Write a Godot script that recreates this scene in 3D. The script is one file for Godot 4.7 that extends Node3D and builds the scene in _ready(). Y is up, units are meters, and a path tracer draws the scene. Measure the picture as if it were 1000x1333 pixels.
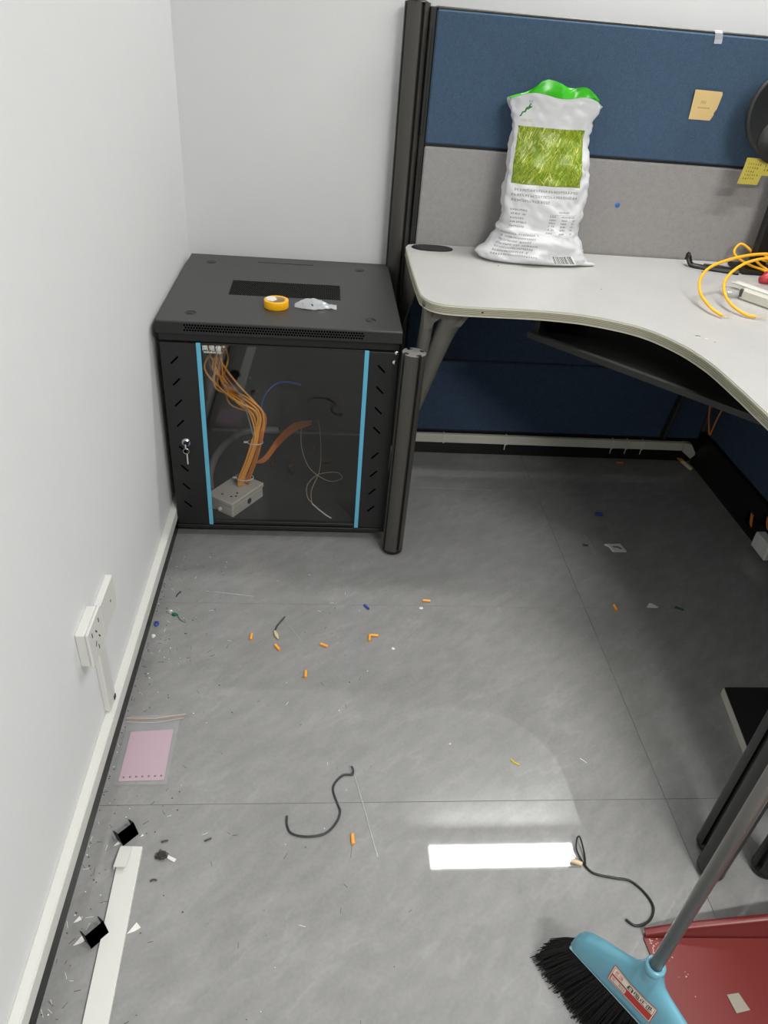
extends Node3D

var M := {}
var rng := RandomNumberGenerator.new()
var names := {}

# ------------------------------------------------------------------ helpers
func new_st() -> SurfaceTool:
	var st := SurfaceTool.new()
	st.begin(Mesh.PRIMITIVE_TRIANGLES)
	st.set_smooth_group(-1)
	return st

func tri(st: SurfaceTool, a: Vector3, b: Vector3, c: Vector3) -> void:
	st.add_vertex(a); st.add_vertex(c); st.add_vertex(b)

func quad(st: SurfaceTool, a: Vector3, b: Vector3, c: Vector3, d: Vector3) -> void:
	tri(st, a, b, c); tri(st, a, c, d)

func quad_uv(st: SurfaceTool, a: Vector3, b: Vector3, c: Vector3, d: Vector3, ua := Vector2(0, 1), ub := Vector2(1, 1), uc := Vector2(1, 0), ud := Vector2(0, 0)) -> void:
	var p := [a, c, b, a, d, c]
	var u := [ua, uc, ub, ua, ud, uc]
	for i in 6:
		st.set_uv(u[i]); st.add_vertex(p[i])

func box(st: SurfaceTool, c: Vector3, size: Vector3, bev := 0.0, xf := Transform3D.IDENTITY) -> void:
	var h := size * 0.5
	var b := minf(bev, minf(h.x, minf(h.y, h.z)) * 0.9)
	if b <= 0.0:
		var q := []
		for i in 8:
			q.append(xf * (c + Vector3(h.x if i & 1 else -h.x, h.y if i & 2 else -h.y, h.z if i & 4 else -h.z)))
		quad(st, q[4], q[5], q[7], q[6]); quad(st, q[1], q[0], q[2], q[3])
		quad(st, q[5], q[1], q[3], q[7]); quad(st, q[0], q[4], q[6], q[2])
		quad(st, q[6], q[7], q[3], q[2]); quad(st, q[0], q[1], q[5], q[4])
		return
	# chamfered: three points per corner
	var P := {}
	for i in 8:
		var s := Vector3(1 if i & 1 else -1, 1 if i & 2 else -1, 1 if i & 4 else -1)
		P[[i, 0]] = xf * (c + Vector3(s.x * h.x, s.y * (h.y - b), s.z * (h.z - b)))
		P[[i, 1]] = xf * (c + Vector3(s.x * (h.x - b), s.y * h.y, s.z * (h.z - b)))
		P[[i, 2]] = xf * (c + Vector3(s.x * (h.x - b), s.y * (h.y - b), s.z * h.z))
	var f := [[0, [1, 3, 7, 5]], [0, [0, 4, 6, 2]], [1, [2, 6, 7, 3]], [1, [0, 1, 5, 4]], [2, [4, 5, 7, 6]], [2, [0, 2, 3, 1]]]
	for e in f:
		var k: int = e[0]
		var v: Array = e[1]
		quad(st, P[[v[0], k]], P[[v[1], k]], P[[v[2], k]], P[[v[3], k]])
	var ctr := xf * c
	for ax in 3:
		var bit := 1 << ax
		var k1 := (ax + 1) % 3
		var k2 := (ax + 2) % 3
		for i in 8:
			if i & bit: continue
			var j := i | bit
			out_quad(st, ctr, P[[i, k1]], P[[j, k1]], P[[j, k2]], P[[i, k2]])
	for i in 8:
		out_tri(st, ctr, P[[i, 0]], P[[i, 1]], P[[i, 2]])

func out_tri(st: SurfaceTool, ctr: Vector3, a: Vector3, b: Vector3, c: Vector3) -> void:
	if (b - a).cross(c - a).dot(a + b + c - ctr * 3.0) < 0.0: tri(st, a, c, b)
	else: tri(st, a, b, c)

func out_quad(st: SurfaceTool, ctr: Vector3, a: Vector3, b: Vector3, c: Vector3, d: Vector3) -> void:
	if (b - a).cross(c - a).dot(a + c - ctr * 2.0) < 0.0: quad(st, a, d, c, b)
	else: quad(st, a, b, c, d)

# profile of (radius, height) turned round the y axis
func lathe(st: SurfaceTool, prof: Array, n := 24, xf := Transform3D.IDENTITY, smooth := true) -> void:
	st.set_smooth_group(1 if smooth else -1)
	for i in n:
		var a0 := TAU * i / n
		var a1 := TAU * (i + 1) / n
		for k in prof.size() - 1:
			var p: Vector2 = prof[k]
			var r: Vector2 = prof[k + 1]
			var A := xf * Vector3(p.x * cos(a0), p.y, p.x * sin(a0))
			var B := xf * Vector3(p.x * cos(a1), p.y, p.x * sin(a1))
			var C := xf * Vector3(r.x * cos(a1), r.y, r.x * sin(a1))
			var D := xf * Vector3(r.x * cos(a0), r.y, r.x * sin(a0))
			if p.x > 1e-6: tri(st, A, C, B)
			if r.x > 1e-6: tri(st, A, D, C)
	st.set_smooth_group(-1)

func curve(pts: Array, per := 6, closed := false) -> Array:
	var out := []
	var n := pts.size()
	var last := n if closed else n - 1
	for i in last:
		var p0: Vector3 = pts[(i - 1 + n) % n] if closed or i > 0 else pts[i]
		var p1: Vector3 = pts[i]
		var p2: Vector3 = pts[(i + 1) % n]
		var p3: Vector3 = pts[(i + 2) % n] if closed or i + 2 < n else pts[(i + 1) % n]
		for k in per:
			out.append(p1.cubic_interpolate(p2, p0, p3, float(k) / per))
	if not closed: out.append(pts[n - 1])
	return out

# tube along points; w, h scale the section across and up
func tube(st: SurfaceTool, pts: Array, r, sides := 8, w := 1.0, h := 1.0) -> void:
	var n := pts.size()
	var rings := []
	var up := Vector3.UP
	for i in n:
		var t: Vector3 = (pts[mini(i + 1, n - 1)] - pts[maxi(i - 1, 0)]).normalized()
		if i == 0 and absf(t.y) > 0.9: up = Vector3.RIGHT
		var s := t.cross(up).normalized()
		up = s.cross(t).normalized()
		var rad: float = r[i] if r is Array else r
		var ring := []
		for k in sides:
			var a := TAU * k / sides
			ring.append(pts[i] + s * cos(a) * rad * w + up * sin(a) * rad * h)
		rings.append(ring)
	st.set_smooth_group(2)
	for i in n - 1:
		for k in sides:
			var k1 := (k + 1) % sides
			quad(st, rings[i][k], rings[i][k1], rings[i + 1][k1], rings[i + 1][k])
	st.set_smooth_group(-1)
	for k in range(1, sides - 1):
		tri(st, rings[0][0], rings[0][k + 1], rings[0][k])
		tri(st, rings[n - 1][0], rings[n - 1][k], rings[n - 1][k + 1])

# polygon (x, y of the plane) pushed from d0 to d1 along the plane's normal
func prism(st: SurfaceTool, poly: PackedVector2Array, d0: float, d1: float, xf := Transform3D.IDENTITY, smooth := false) -> void:
	var pl := poly
	if not Geometry2D.is_polygon_clockwise(pl):
		pl = poly.duplicate()
	else:
		pl = poly.duplicate(); pl.reverse()
	var ids := Geometry2D.triangulate_polygon(pl)
	for i in range(0, ids.size(), 3):
		var a := pl[ids[i]]
		var b := pl[ids[i + 1]]
		var c := pl[ids[i + 2]]
		if (b - a).cross(c - a) < 0.0:
			var tmp := b; b = c; c = tmp
		tri(st, xf * Vector3(a.x, a.y, d1), xf * Vector3(b.x, b.y, d1), xf * Vector3(c.x, c.y, d1))
		tri(st, xf * Vector3(a.x, a.y, d0), xf * Vector3(c.x, c.y, d0), xf * Vector3(b.x, b.y, d0))
	if smooth: st.set_smooth_group(3)
	# polygon orientation in a y-up plane: positive area is counter-clockwise
	var area := 0.0
	for i in pl.size(): area += pl[i].cross(pl[(i + 1) % pl.size()])
	for i in pl.size():
		var a := pl[i]
		var b := pl[(i + 1) % pl.size()]
		var A := xf * Vector3(a.x, a.y, d0)
		var B := xf * Vector3(b.x, b.y, d0)
		var C := xf * Vector3(b.x, b.y, d1)
		var D := xf * Vector3(a.x, a.y, d1)
		if area > 0.0: quad(st, A, B, C, D)
		else: quad(st, A, D, C, B)
	st.set_smooth_group(-1)

# lays an (x, z) polygon flat, extruded upwards
func flat(st: SurfaceTool, pts: Array, y0: float, y1: float, smooth := false) -> void:
	var pl := PackedVector2Array()
	for p in pts: pl.append(Vector2(p.x, -p.y))
	prism(st, pl, y0, y1, Transform3D(Basis(Vector3(1, 0, 0), Vector3(0, 0, -1), Vector3(0, 1, 0)), Vector3.ZERO), smooth)

func numbered(called: String) -> String:
	var k: int = names.get(called, 0)
	names[called] = k + 1
	return called if k == 0 else "%s_%03d" % [called, k]

func obj(called: String, st: SurfaceTool, mat: Material, parent: Node = null, tangents := false) -> MeshInstance3D:
	st.generate_normals()
	if tangents: st.generate_tangents()
	var o := MeshInstance3D.new()
	o.mesh = st.commit()
	o.material_override = mat
	if parent == null:
		o.name = numbered(called); add_child(o)
	else:
		var n := 0
		for c in parent.get_children():
			if c.name == called or c.name.begins_with(called + "_0"): n += 1
		o.name = called if n == 0 else "%s_%03d" % [called, n]
		parent.add_child(o, true)
	return o

func tag(o: Node, label: String, category: String, group := "") -> Node:
	o.set_meta("label", label); o.set_meta("category", category)
	if group != "": o.set_meta("group", group)
	return o

func thing(called: String, label: String, category: String, at := Vector3.ZERO, turn := 0.0, group := "") -> Node3D:
	var o := Node3D.new()
	o.name = numbered(called); add_child(o)
	o.position = at; o.rotation.y = turn
	tag(o, label, category, group)
	return o

func struct(called: String, st: SurfaceTool, mat: Material) -> MeshInstance3D:
	var o := obj(called, st, mat)
	o.set_meta("kind", "structure")
	return o

func mat(c: Color, rough := 0.5, metal := 0.0, spec := 0.5) -> StandardMaterial3D:
	var m := StandardMaterial3D.new()
	m.albedo_color = c; m.roughness = rough; m.metallic = metal; m.metallic_specular = spec
	m.cull_mode = BaseMaterial3D.CULL_DISABLED
	return m

func clear(c: Color, a: float, rough := 0.05) -> StandardMaterial3D:
	var m := mat(c, rough)
	m.transparency = BaseMaterial3D.TRANSPARENCY_ALPHA
	m.albedo_color.a = a
	return m

func rgb8(w: int, h: int) -> Image:
	return Image.create(w, h, false, Image.FORMAT_RGB8)

func speckle(w: int, base: Color, amp: float, coarse: float, seed_: int) -> ImageTexture:
	var n := FastNoiseLite.new()
	n.seed = seed_; n.frequency = 0.02; n.fractal_octaves = 3
	var r := RandomNumberGenerator.new(); r.seed = seed_
	var img := rgb8(w, w)
	for y in w:
		for x in w:
			var k := 1.0 + amp * r.randfn(0.0, 0.5) + coarse * n.get_noise_2d(x, y)
			img.set_pixel(x, y, Color(base.r * k, base.g * k, base.b * k))
	return ImageTexture.create_from_image(img)

func world_tex(m: StandardMaterial3D, t: Texture2D, per_metre: float) -> StandardMaterial3D:
	m.albedo_texture = t; m.albedo_color = Color.WHITE
	m.uv1_triplanar = true; m.uv1_world_triplanar = true
	m.uv1_scale = Vector3.ONE * per_metre
	return m

# a character-like tangle of strokes, for print too small to read
func scrawl(img: Image, x: int, y: int, s: int, n: int, c: Color, gap := 2, r_seed := 1) -> void:
	var r := RandomNumberGenerator.new(); r.seed = r_seed
	for i in n:
		var x0 := x + i * (s + gap)
		if r.randf() < 0.06: continue
		var t := maxi(1, s / 8)
		for k in 3:
			var yy := y + int(s * (0.05 + 0.4 * k + r.randf() * 0.1))
			img.fill_rect(Rect2i(x0 + r.randi_range(0, s / 4), yy, s - r.randi_range(0, s / 3), t), c)
		for k in 2:
			img.fill_rect(Rect2i(x0 + r.randi_range(0, s - 2), y + r.randi_range(0, s / 3), t, s - s / 3), c)

# ------------------------------------------------------------------ build
func _ready() -> void:
	rng.seed = 7
	camera_and_light()
	materials()
	room()
	ceiling_lights()
	partitions()
	desk()
	cabinet()
	posts()
	wall_fittings()
	desk_items()
	cleaning()
	floor_bits()

func camera_and_light() -> void:
	var cam := Camera3D.new()
	cam.name = "camera"
	cam.fov = 70.335
	cam.near = 0.02
	add_child(cam)
	cam.position = Vector3(0.4245, 1.3377, 2.3567)
	cam.basis = Basis(Vector3.UP, -0.1130) * Basis(Vector3.RIGHT, -0.6030) * Basis(Vector3.BACK, 0.0899)
	cam.current = true
	var e := Environment.new()
	e.background_mode = Environment.BG_COLOR
	e.background_color = Color(0.0, 0.0, 0.0)
	e.tonemap_mode = Environment.TONE_MAPPER_LINEAR
	e.tonemap_exposure = EXPOSURE
	e.sdfgi_enabled = true; e.ssao_enabled = true; e.ssil_enabled = true
	var we := WorldEnvironment.new()
	we.name = "environment"
	we.environment = e
	add_child(we)

const EXPOSURE := 1.04
const CEILING := 2.6
const LAMP_ENERGY := 2.6
# the lamps of the office ceiling: centre x, z, size x, size z, share of LAMP_ENERGY
const LAMPS := [
	[1.537, 0.121, 0.839, 0.132, 0.85],
	[1.537, 1.83, 0.839, 0.132, 0.80],
	[1.537, 3.54, 0.839, 0.132, 3.0],
	[3.90, 1.83, 0.839, 0.132, 0.7],
	[3.90, 3.54, 0.839, 0.132, 0.7],
]

func ceiling_lights() -> void:
	var i := 0
	for l in LAMPS:
		var t := thing("ceiling_light", ["slim white ceiling light panel close to the back wall, mirrored in the floor", "slim white ceiling light panel above the camera", "slim white ceiling light behind the camera", "slim white ceiling light in the middle of the office", "slim white ceiling light near the front wall"][i], "light", Vector3(l[0], CEILING, l[1]), 0.0, "slim ceiling lights")
		var fr := new_st()
		for s in [-1, 1]:
			box(fr, Vector3(0, -0.011, s * (l[3] * 0.5 + 0.008)), Vector3(l[2] + 0.032, 0.022, 0.016), 0.002)
			box(fr, Vector3(s * (l[2] * 0.5 + 0.008), -0.011, 0), Vector3(0.016, 0.022, l[3]), 0.002)
		obj("frame", fr, M.white_metal, t)
		var df := new_st()
		box(df, Vector3(0, -0.008, 0), Vector3(l[2], 0.012, l[3]))
		obj("diffuser", df, M.lamp, t)
		var a := AreaLight3D.new()
		a.name = "lamp_glow"
		a.area_size = Vector2(l[2], l[3])
		a.light_energy = LAMP_ENERGY * l[4]
		a.light_color = Color(1.0, 0.998, 0.985)
		a.area_range = 15.0
		a.area_attenuation = 2.0
		a.shadow_enabled = true
		a.rotation.x = -PI / 2
		a.position = Vector3(0, -0.018, 0)
		t.add_child(a)
		i += 1

func materials() -> void:
	M.wall = world_tex(mat(Color.WHITE, 0.75), speckle(256, Color(0.872, 0.874, 0.876), 0.004, 0.004, 3), 1.6)
	M.ceiling = mat(Color(0.9, 0.9, 0.89), 0.9)
	M.office_wall = mat(Color(0.62, 0.62, 0.61), 0.85)
	M.grout = mat(Color(0.30, 0.30, 0.295), 0.8)
	M.skirting = mat(Color(0.05, 0.05, 0.05), 0.35)
	M.white_plastic = mat(Color(0.84, 0.84, 0.82), 0.4)
	M.old_plastic = mat(Color(0.80, 0.79, 0.74), 0.42)
	M.white_metal = mat(Color(0.86, 0.86, 0.85), 0.4)
	M.lamp = mat(Color(0.95, 0.95, 0.95), 0.6)
	M.lamp.emission_enabled = true
	M.lamp.emission = Color(1, 0.998, 0.985)
	M.lamp.emission_energy_multiplier = 2.0
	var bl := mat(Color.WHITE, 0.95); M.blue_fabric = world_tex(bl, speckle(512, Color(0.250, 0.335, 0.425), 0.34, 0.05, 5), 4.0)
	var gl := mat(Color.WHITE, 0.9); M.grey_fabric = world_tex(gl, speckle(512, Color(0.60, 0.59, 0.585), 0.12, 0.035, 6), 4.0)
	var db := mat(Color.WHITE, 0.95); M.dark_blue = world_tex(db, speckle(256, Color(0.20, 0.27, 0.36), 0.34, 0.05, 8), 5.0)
	M.post = mat(Color(0.30, 0.295, 0.275), 0.40, 0.3)
	M.post_shade = mat(Color(0.17, 0.17, 0.165), 0.35, 0.2)
	M.post_dark = mat(Color(0.12, 0.12, 0.115), 0.5)
	M.alu = mat(Color(0.78, 0.78, 0.77), 0.35, 0.8)
	M.chrome = mat(Color(0.85, 0.85, 0.86), 0.15, 1.0)
	M.black = mat(Color(0.03, 0.03, 0.03), 0.5)
	M.black_plastic = mat(Color(0.055, 0.055, 0.055), 0.38)
	M.cab = mat(Color(0.20, 0.20, 0.197), 0.42)
	M.cab_front = mat(Color(0.098, 0.10, 0.10), 0.45)
	M.cab_lip = mat(Color(0.085, 0.085, 0.085), 0.45)
	M.void = mat(Color(0.0, 0.0, 0.0), 1.0, 0.0, 0.0)
	M.cab_in = mat(Color(0.22, 0.22, 0.22), 0.5)
	M.cab_strip = mat(Color(0.38, 0.70, 0.82), 0.4)
	M.cab_glass = clear(Color(0.02, 0.02, 0.02), 0.07, 0.02)
	M.desk = world_tex(mat(Color.WHITE, 0.38), speckle(256, Color(0.725, 0.72, 0.71), 0.012, 0.02, 11), 0.9)
	M.desk_edge = mat(Color(0.66, 0.65, 0.57), 0.5)
	M.desk_edge_line = mat(Color(0.38, 0.375, 0.335), 0.5)
	M.desk_lip = mat(Color(0.82, 0.81, 0.72), 0.45)
	M.leg = mat(Color(0.40, 0.39, 0.365), 0.45, 0.25)
	M.orange = mat(Color(0.98, 0.66, 0.27), 0.45)
	M.yellow_cable = mat(Color(1.0, 0.72, 0.12), 0.4)
	M.orange_deep = mat(Color(0.86, 0.50, 0.18), 0.5)
	M.orange_cab = mat(Color(1.0, 0.70, 0.25), 0.32)
	M.orange_cab2 = mat(Color(0.86, 0.50, 0.14), 0.36)
	M.blue = mat(Color(0.16, 0.30, 0.62), 0.45)
	M.navy = mat(Color(0.13, 0.17, 0.32), 0.5)
	M.green = mat(Color(0.05, 0.42, 0.27), 0.5)
	M.dark_green = mat(Color(0.06, 0.25, 0.20), 0.5)
	M.cable_black = mat(Color(0.17, 0.18, 0.18), 0.40)
	M.tan = mat(Color(0.82, 0.74, 0.60), 0.5)
	M.white = mat(Color(0.90, 0.90, 0.88), 0.5)
	M.paper = mat(Color(0.86, 0.86, 0.84), 0.8)
	M.clear = clear(Color(0.85, 0.88, 0.88), 0.30, 0.15)
	M.film = clear(Color(0.80, 0.82, 0.82), 0.22, 0.12)
	M.tape = mat(Color(0.98, 0.72, 0.05), 0.35)
	M.card = mat(Color(0.72, 0.62, 0.48), 0.8)
	M.steel = mat(Color(0.52, 0.51, 0.49), 0.33, 0.65)
	M.cord_black = mat(Color(0.035, 0.035, 0.035), 0.4)
	M.broom = mat(Color(0.40, 0.625, 0.70), 0.25)
	M.bristle = mat(Color(0.035, 0.035, 0.035), 0.55)
	M.red = mat(Color(0.45, 0.165, 0.155), 0.38)
	M.box_grey = mat(Color(0.77, 0.76, 0.72), 0.5)
	M.pipe_grey = mat(Color(0.50, 0.50, 0.49), 0.5)
	M.pink = mat(Color(0.79, 0.64, 0.71), 0.7)

func room() -> void:
	# floor: 1.2 x 0.6 m stone-look tiles, joints 1.2 mm
	var base := new_st()
	box(base, Vector3(2.45, -0.055, 2.93), Vector3(5.3, 0.09, 6.3))
	var fl := struct("floor", base, M.grout)
	var vein := FastNoiseLite.new()
	vein.seed = 21; vein.frequency = 0.012; vein.fractal_octaves = 4; vein.domain_warp_enabled = true; vein.domain_warp_amplitude = 18.0; vein.domain_warp_frequency = 0.01
	var fine := FastNoiseLite.new()
	fine.seed = 22; fine.frequency = 0.09; fine.fractal_octaves = 2
	var w := 1280
	var h := 640
	var tiles_img := []
	for variant in 2:
		var img := rgb8(w, h)
		for y in h:
			for x in w:
				var s := x * 0.80 - y * 0.60 + variant * 3000.0   # along the streaks
				var c := x * 0.60 + y * 0.80
				var v := vein.get_noise_2d(s * 0.8, c * 2.1)
				var cl := vein.get_noise_2d(s * 0.30 - 500.0, c * 0.45)
				var line := 1.0 - absf(vein.get_noise_2d(s * 0.40 + 900.0, c * 0.95))
				var k := 1.0 + 0.050 * v + 0.038 * cl + 0.045 * maxf(0.0, line - 0.88) / 0.12 * clampf(0.3 + 2.0 * cl, 0.0, 1.0) + 0.025 * fine.get_noise_2d(s, c)
				img.set_pixel(x, y, Color(0.555 * k, 0.553 * k, 0.550 * k))
		var m := mat(Color.WHITE, 0.03, 0.0, 0.5)
		m.albedo_texture = ImageTexture.create_from_image(img)
		tiles_img.append(m)
	var xs := [-0.002, 1.183, 2.383]
	var zs := [-0.05, 0.274, 0.874, 1.474, 2.074]
	for i in 2:
		for j in 4:
			var st := new_st()
			tile(st, xs[i] + 0.0004, xs[i + 1] - 0.0004, zs[j] + 0.0004, zs[j + 1] - 0.0004, i == 0 and j % 2 == 0)
			obj("tile", st, tiles_img[(i + j) % 2], fl)
	var rest := new_st()
	for j in 8:
		var z0: float = zs[4] + 0.6 * j
		for i in 3:
			var xa: float = -0.002 if i == 0 else 1.183 + 1.2 * (i - 1)
			tile(rest, xa + 0.0006, (1.183 + 1.2 * i) - 0.0006, z0 + 0.0006, minf(z0 + 0.6, 6.0) - 0.0006, false)
			if z0 + 0.6 > 6.0: break
	for i in 2:
		for j in 12:
			var za: float = -0.05 if j == 0 else 0.274 + 0.6 * (j - 1)
			tile(rest, 2.383 + 1.3 * i + 0.0006, 3.683 + 1.3 * i - 0.0006, za + 0.0006, minf(0.274 + 0.6 * j, 6.0) - 0.0006, false)
	var ro := obj("tile_field", rest, tiles_img[0], fl)
	ro.set_meta("kind", "stuff")
	var s2 := new_st(); box(s2, Vector3(-0.05, 1.3, 2.98), Vector3(0.1, 2.62, 6.3)); struct("wall_left", s2, M.wall)
	s2 = new_st(); box(s2, Vector3(2.5, 1.3, -0.10), Vector3(5.0, 2.62, 0.1)); struct("wall_back", s2, M.wall)
	s2 = new_st(); box(s2, Vector3(5.05, 1.3, 2.98), Vector3(0.1, 2.62, 6.3)); struct("wall_right", s2, M.office_wall)
	s2 = new_st(); box(s2, Vector3(2.5, 1.3, 6.05), Vector3(5.0, 2.62, 0.1)); struct("wall_front", s2, M.office_wall)
	s2 = new_st(); box(s2, Vector3(2.5, CEILING + 0.05, 2.98), Vector3(5.3, 0.1, 6.3)); struct("ceiling", s2, M.ceiling)
	s2 = new_st(); box(s2, Vector3(0.005, 0.032, 3.0), Vector3(0.010, 0.064, 6.0), 0.001); struct("baseboard_left", s2, M.skirting)
	s2 = new_st(); box(s2, Vector3(0.31, 0.032, -0.045), Vector3(0.6, 0.064, 0.010), 0.001); struct("baseboard_back", s2, M.skirting)

func tile(st: SurfaceTool, x0: float, x1: float, z0: float, z1: float, flip: bool) -> void:
	var b := 0.0004
	var y := 0.0
	var p := [Vector3(x0 + b, y, z1 - b), Vector3(x1 - b, y, z1 - b), Vector3(x1 - b, y, z0 + b), Vector3(x0 + b, y, z0 + b)]
	var q := [Vector3(x0, y - b, z1), Vector3(x1, y - b, z1), Vector3(x1, y - b, z0), Vector3(x0, y - b, z0)]
	var u1 := (x1 - x0) / 1.2
	var v1 := (z1 - z0) / 0.6
	if flip: quad_uv(st, p[0], p[1], p[2], p[3], Vector2(u1, 0), Vector2(0, 0), Vector2(0, v1), Vector2(u1, v1))
	else: quad_uv(st, p[0], p[1], p[2], p[3], Vector2(0, v1), Vector2(u1, v1), Vector2(u1, 0), Vector2(0, 0))
	for i in 4:
		var j := (i + 1) % 4
		quad_uv(st, q[i], q[j], p[j], p[i])
		var a: Vector3 = q[i]
		var c: Vector3 = q[j]
		quad_uv(st, a - Vector3(0, 0.0095, 0), c - Vector3(0, 0.0095, 0), c, a)

# ---------------------------------------------------------------- partitions
func slotted(r: float, turn: float, n := 4) -> PackedVector2Array:
	var pl := PackedVector2Array()
	var wn := 0.0045 / r
	for i in n:
		var a := turn + TAU * i / n
		var e0 := a + wn * 1.25
		var e1 := a + TAU / n - wn * 1.25
		for k in 9:
			var b := lerpf(e0, e1, k / 8.0)
			pl.append(Vector2(cos(b), sin(b)) * r)
		# the slot before the next arc: narrow neck, wider throat
		var c := a + TAU / n
		var d := Vector2(cos(c), sin(c))
		var s := Vector2(-d.y, d.x)
		pl.append(d * (r * 0.86) - s * 0.0045)
		pl.append(d * (r * 0.80) - s * 0.0085)
		pl.append(d * (r * 0.58) - s * 0.0065)
		pl.append(d * (r * 0.58) + s * 0.0065)
		pl.append(d * (r * 0.80) + s * 0.0085)
		pl.append(d * (r * 0.86) + s * 0.0045)
	return pl

func upright(st: SurfaceTool, pl: PackedVector2Array, y0: float, y1: float, at := Vector3.ZERO) -> void:
	prism(st, pl, y0, y1, Transform3D(Basis(Vector3(1, 0, 0), Vector3(0, 0, -1), Vector3(0, 1, 0)), at))

func partitions() -> void:
	var zf := 0.035
	var t := thing("office_partition", "tall office partition with blue upper and grey lower panels behind the desk", "partition", Vector3(0.66, 0, 0.0))
	var o := t.position
	# parts are written in world metres, shifted into the thing's own frame
	var st := new_st(); upright(st, slotted(0.035, -1.2), 0.0, 1.362); obj("end_post", st, M.post, t)
	st = new_st(); lathe(st, [Vector2(0, 1.367), Vector2(0.020, 1.367), Vector2(0.030, 1.3625), Vector2(0.030, 1.3615), Vector2(0, 1.3615)], 20); obj("post_cap", st, M.black_plastic, t)
	st = new_st()
	box(st, Vector3(0.702, 0.69, 0.0) - o, Vector3(0.018, 1.33, 0.052), 0.002)
	for y in [0.90, 1.18]:
		box(st, Vector3(0.6975, y, 0.020) - o, Vector3(0.008, 0.26 if y > 1.0 else 0.2, 0.026), 0.002)
	obj("end_bracket", st, M.post_dark, t)
	var L := 0.711
	var R := 1.848
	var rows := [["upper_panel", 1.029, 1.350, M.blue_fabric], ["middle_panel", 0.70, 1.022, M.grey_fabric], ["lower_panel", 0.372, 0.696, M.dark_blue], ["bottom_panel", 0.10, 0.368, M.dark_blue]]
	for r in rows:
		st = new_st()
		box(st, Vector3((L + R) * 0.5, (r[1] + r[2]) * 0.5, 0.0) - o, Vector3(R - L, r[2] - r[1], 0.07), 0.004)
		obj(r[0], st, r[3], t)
	st = new_st()
	box(st, Vector3((L + R) * 0.5, 0.70, 0.0) - o, Vector3(R - L, 1.25, 0.058)); obj("inner_frame", st, M.black, t)
	st = new_st()
	box(st, Vector3((L + R) * 0.5, 1.3535, 0.0) - o, Vector3(R - L, 0.007, 0.06), 0.002); obj("top_rail", st, M.post, t)
	st = new_st()
	box(st, Vector3((L + R) * 0.5, 0.05, 0.0) - o, Vector3(R - L, 0.1, 0.062), 0.002); obj("base_rail", st, M.black, t)
	# support bracket for the desk, bolted to the end post
	st = new_st()
	prism(st, PackedVector2Array([Vector2(-0.034, 0.722), Vector2(-0.34, 0.722), Vector2(-0.34, 0.69), Vector2(-0.12, 0.52), Vector2(-0.034, 0.50)]), 0.008, 0.012, Transform3D(Basis(Vector3(0, 0, -1), Vector3(0, 1, 0), Vector3(1, 0, 0)), Vector3(0.016, 0, 0)))
	obj("desk_bracket", st, M.leg, t)
	# side partition on the right of the desk
	t = thing("office_partition", "dark blue side partition under the desk with black cable base", "partition", Vector3(1.885, 0, 0.0))
	o = t.position
	var z0 := 0.04
	var z1 := 2.1
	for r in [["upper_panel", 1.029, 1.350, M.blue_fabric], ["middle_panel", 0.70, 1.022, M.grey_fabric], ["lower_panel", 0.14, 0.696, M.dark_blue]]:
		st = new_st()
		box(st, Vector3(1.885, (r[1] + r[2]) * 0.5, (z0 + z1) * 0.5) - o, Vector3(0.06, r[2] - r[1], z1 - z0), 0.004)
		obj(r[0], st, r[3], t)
	st = new_st(); box(st, Vector3(1.885, 0.72, (z0 + z1) * 0.5) - o, Vector3(0.05, 1.25, z1 - z0 - 0.01)); obj("inner_frame", st, M.black, t)
	st = new_st(); box(st, Vector3(1.885, 1.3535, (z0 + z1) * 0.5) - o, Vector3(0.05, 0.007, z1 - z0), 0.002); obj("top_rail", st, M.post, t)
	# cable base: a front board with two openings
	st = new_st()
	var bx := 1.848
	var pieces := [[0.04, 0.465, 0.0, 0.134], [0.465, 0.512, 0.0, 0.030], [0.465, 0.512, 0.075, 0.134], [0.512, 0.545, 0.0, 0.134], [0.545, 0.60, 0.0, 0.075], [0.545, 0.60, 0.112, 0.134], [0.60, 2.1, 0.0, 0.134]]
	for p in pieces:
		box(st, Vector3(bx, (p[2] + p[3]) * 0.5, (p[0] + p[1]) * 0.5) - o, Vector3(0.006, p[3] - p[2], p[1] - p[0]))
	box(st, Vector3(1.869, 0.131, (z0 + z1) * 0.5) - o, Vector3(0.04, 0.006, z1 - z0), 0.001)
	box(st, Vector3(1.89, 0.065, (z0 + z1) * 0.5) - o, Vector3(0.004, 0.13, z1 - z0))
	obj("cable_base", st, M.black_plastic, t)
	st = new_st(); upright(st, slotted(0.035, 0.4), 0.0, 1.362); var cp := obj("corner_post", st, M.post, t)
	cp.position = Vector3(1.885, 0, 0.0) - o
	# slanting dark bracket in the corner below the desk
	st = new_st()
	tube(st, [Vector3(1.70, 0.60, 0.045) - o, Vector3(1.73, 0.35, 0.045) - o, Vector3(1.70, 0.11, 0.045) - o], 0.022, 8, 1.0, 0.35); obj("corner_brace", st, M.post_dark, t)
	# orange wires in the openings
	var wi := -1
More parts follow.
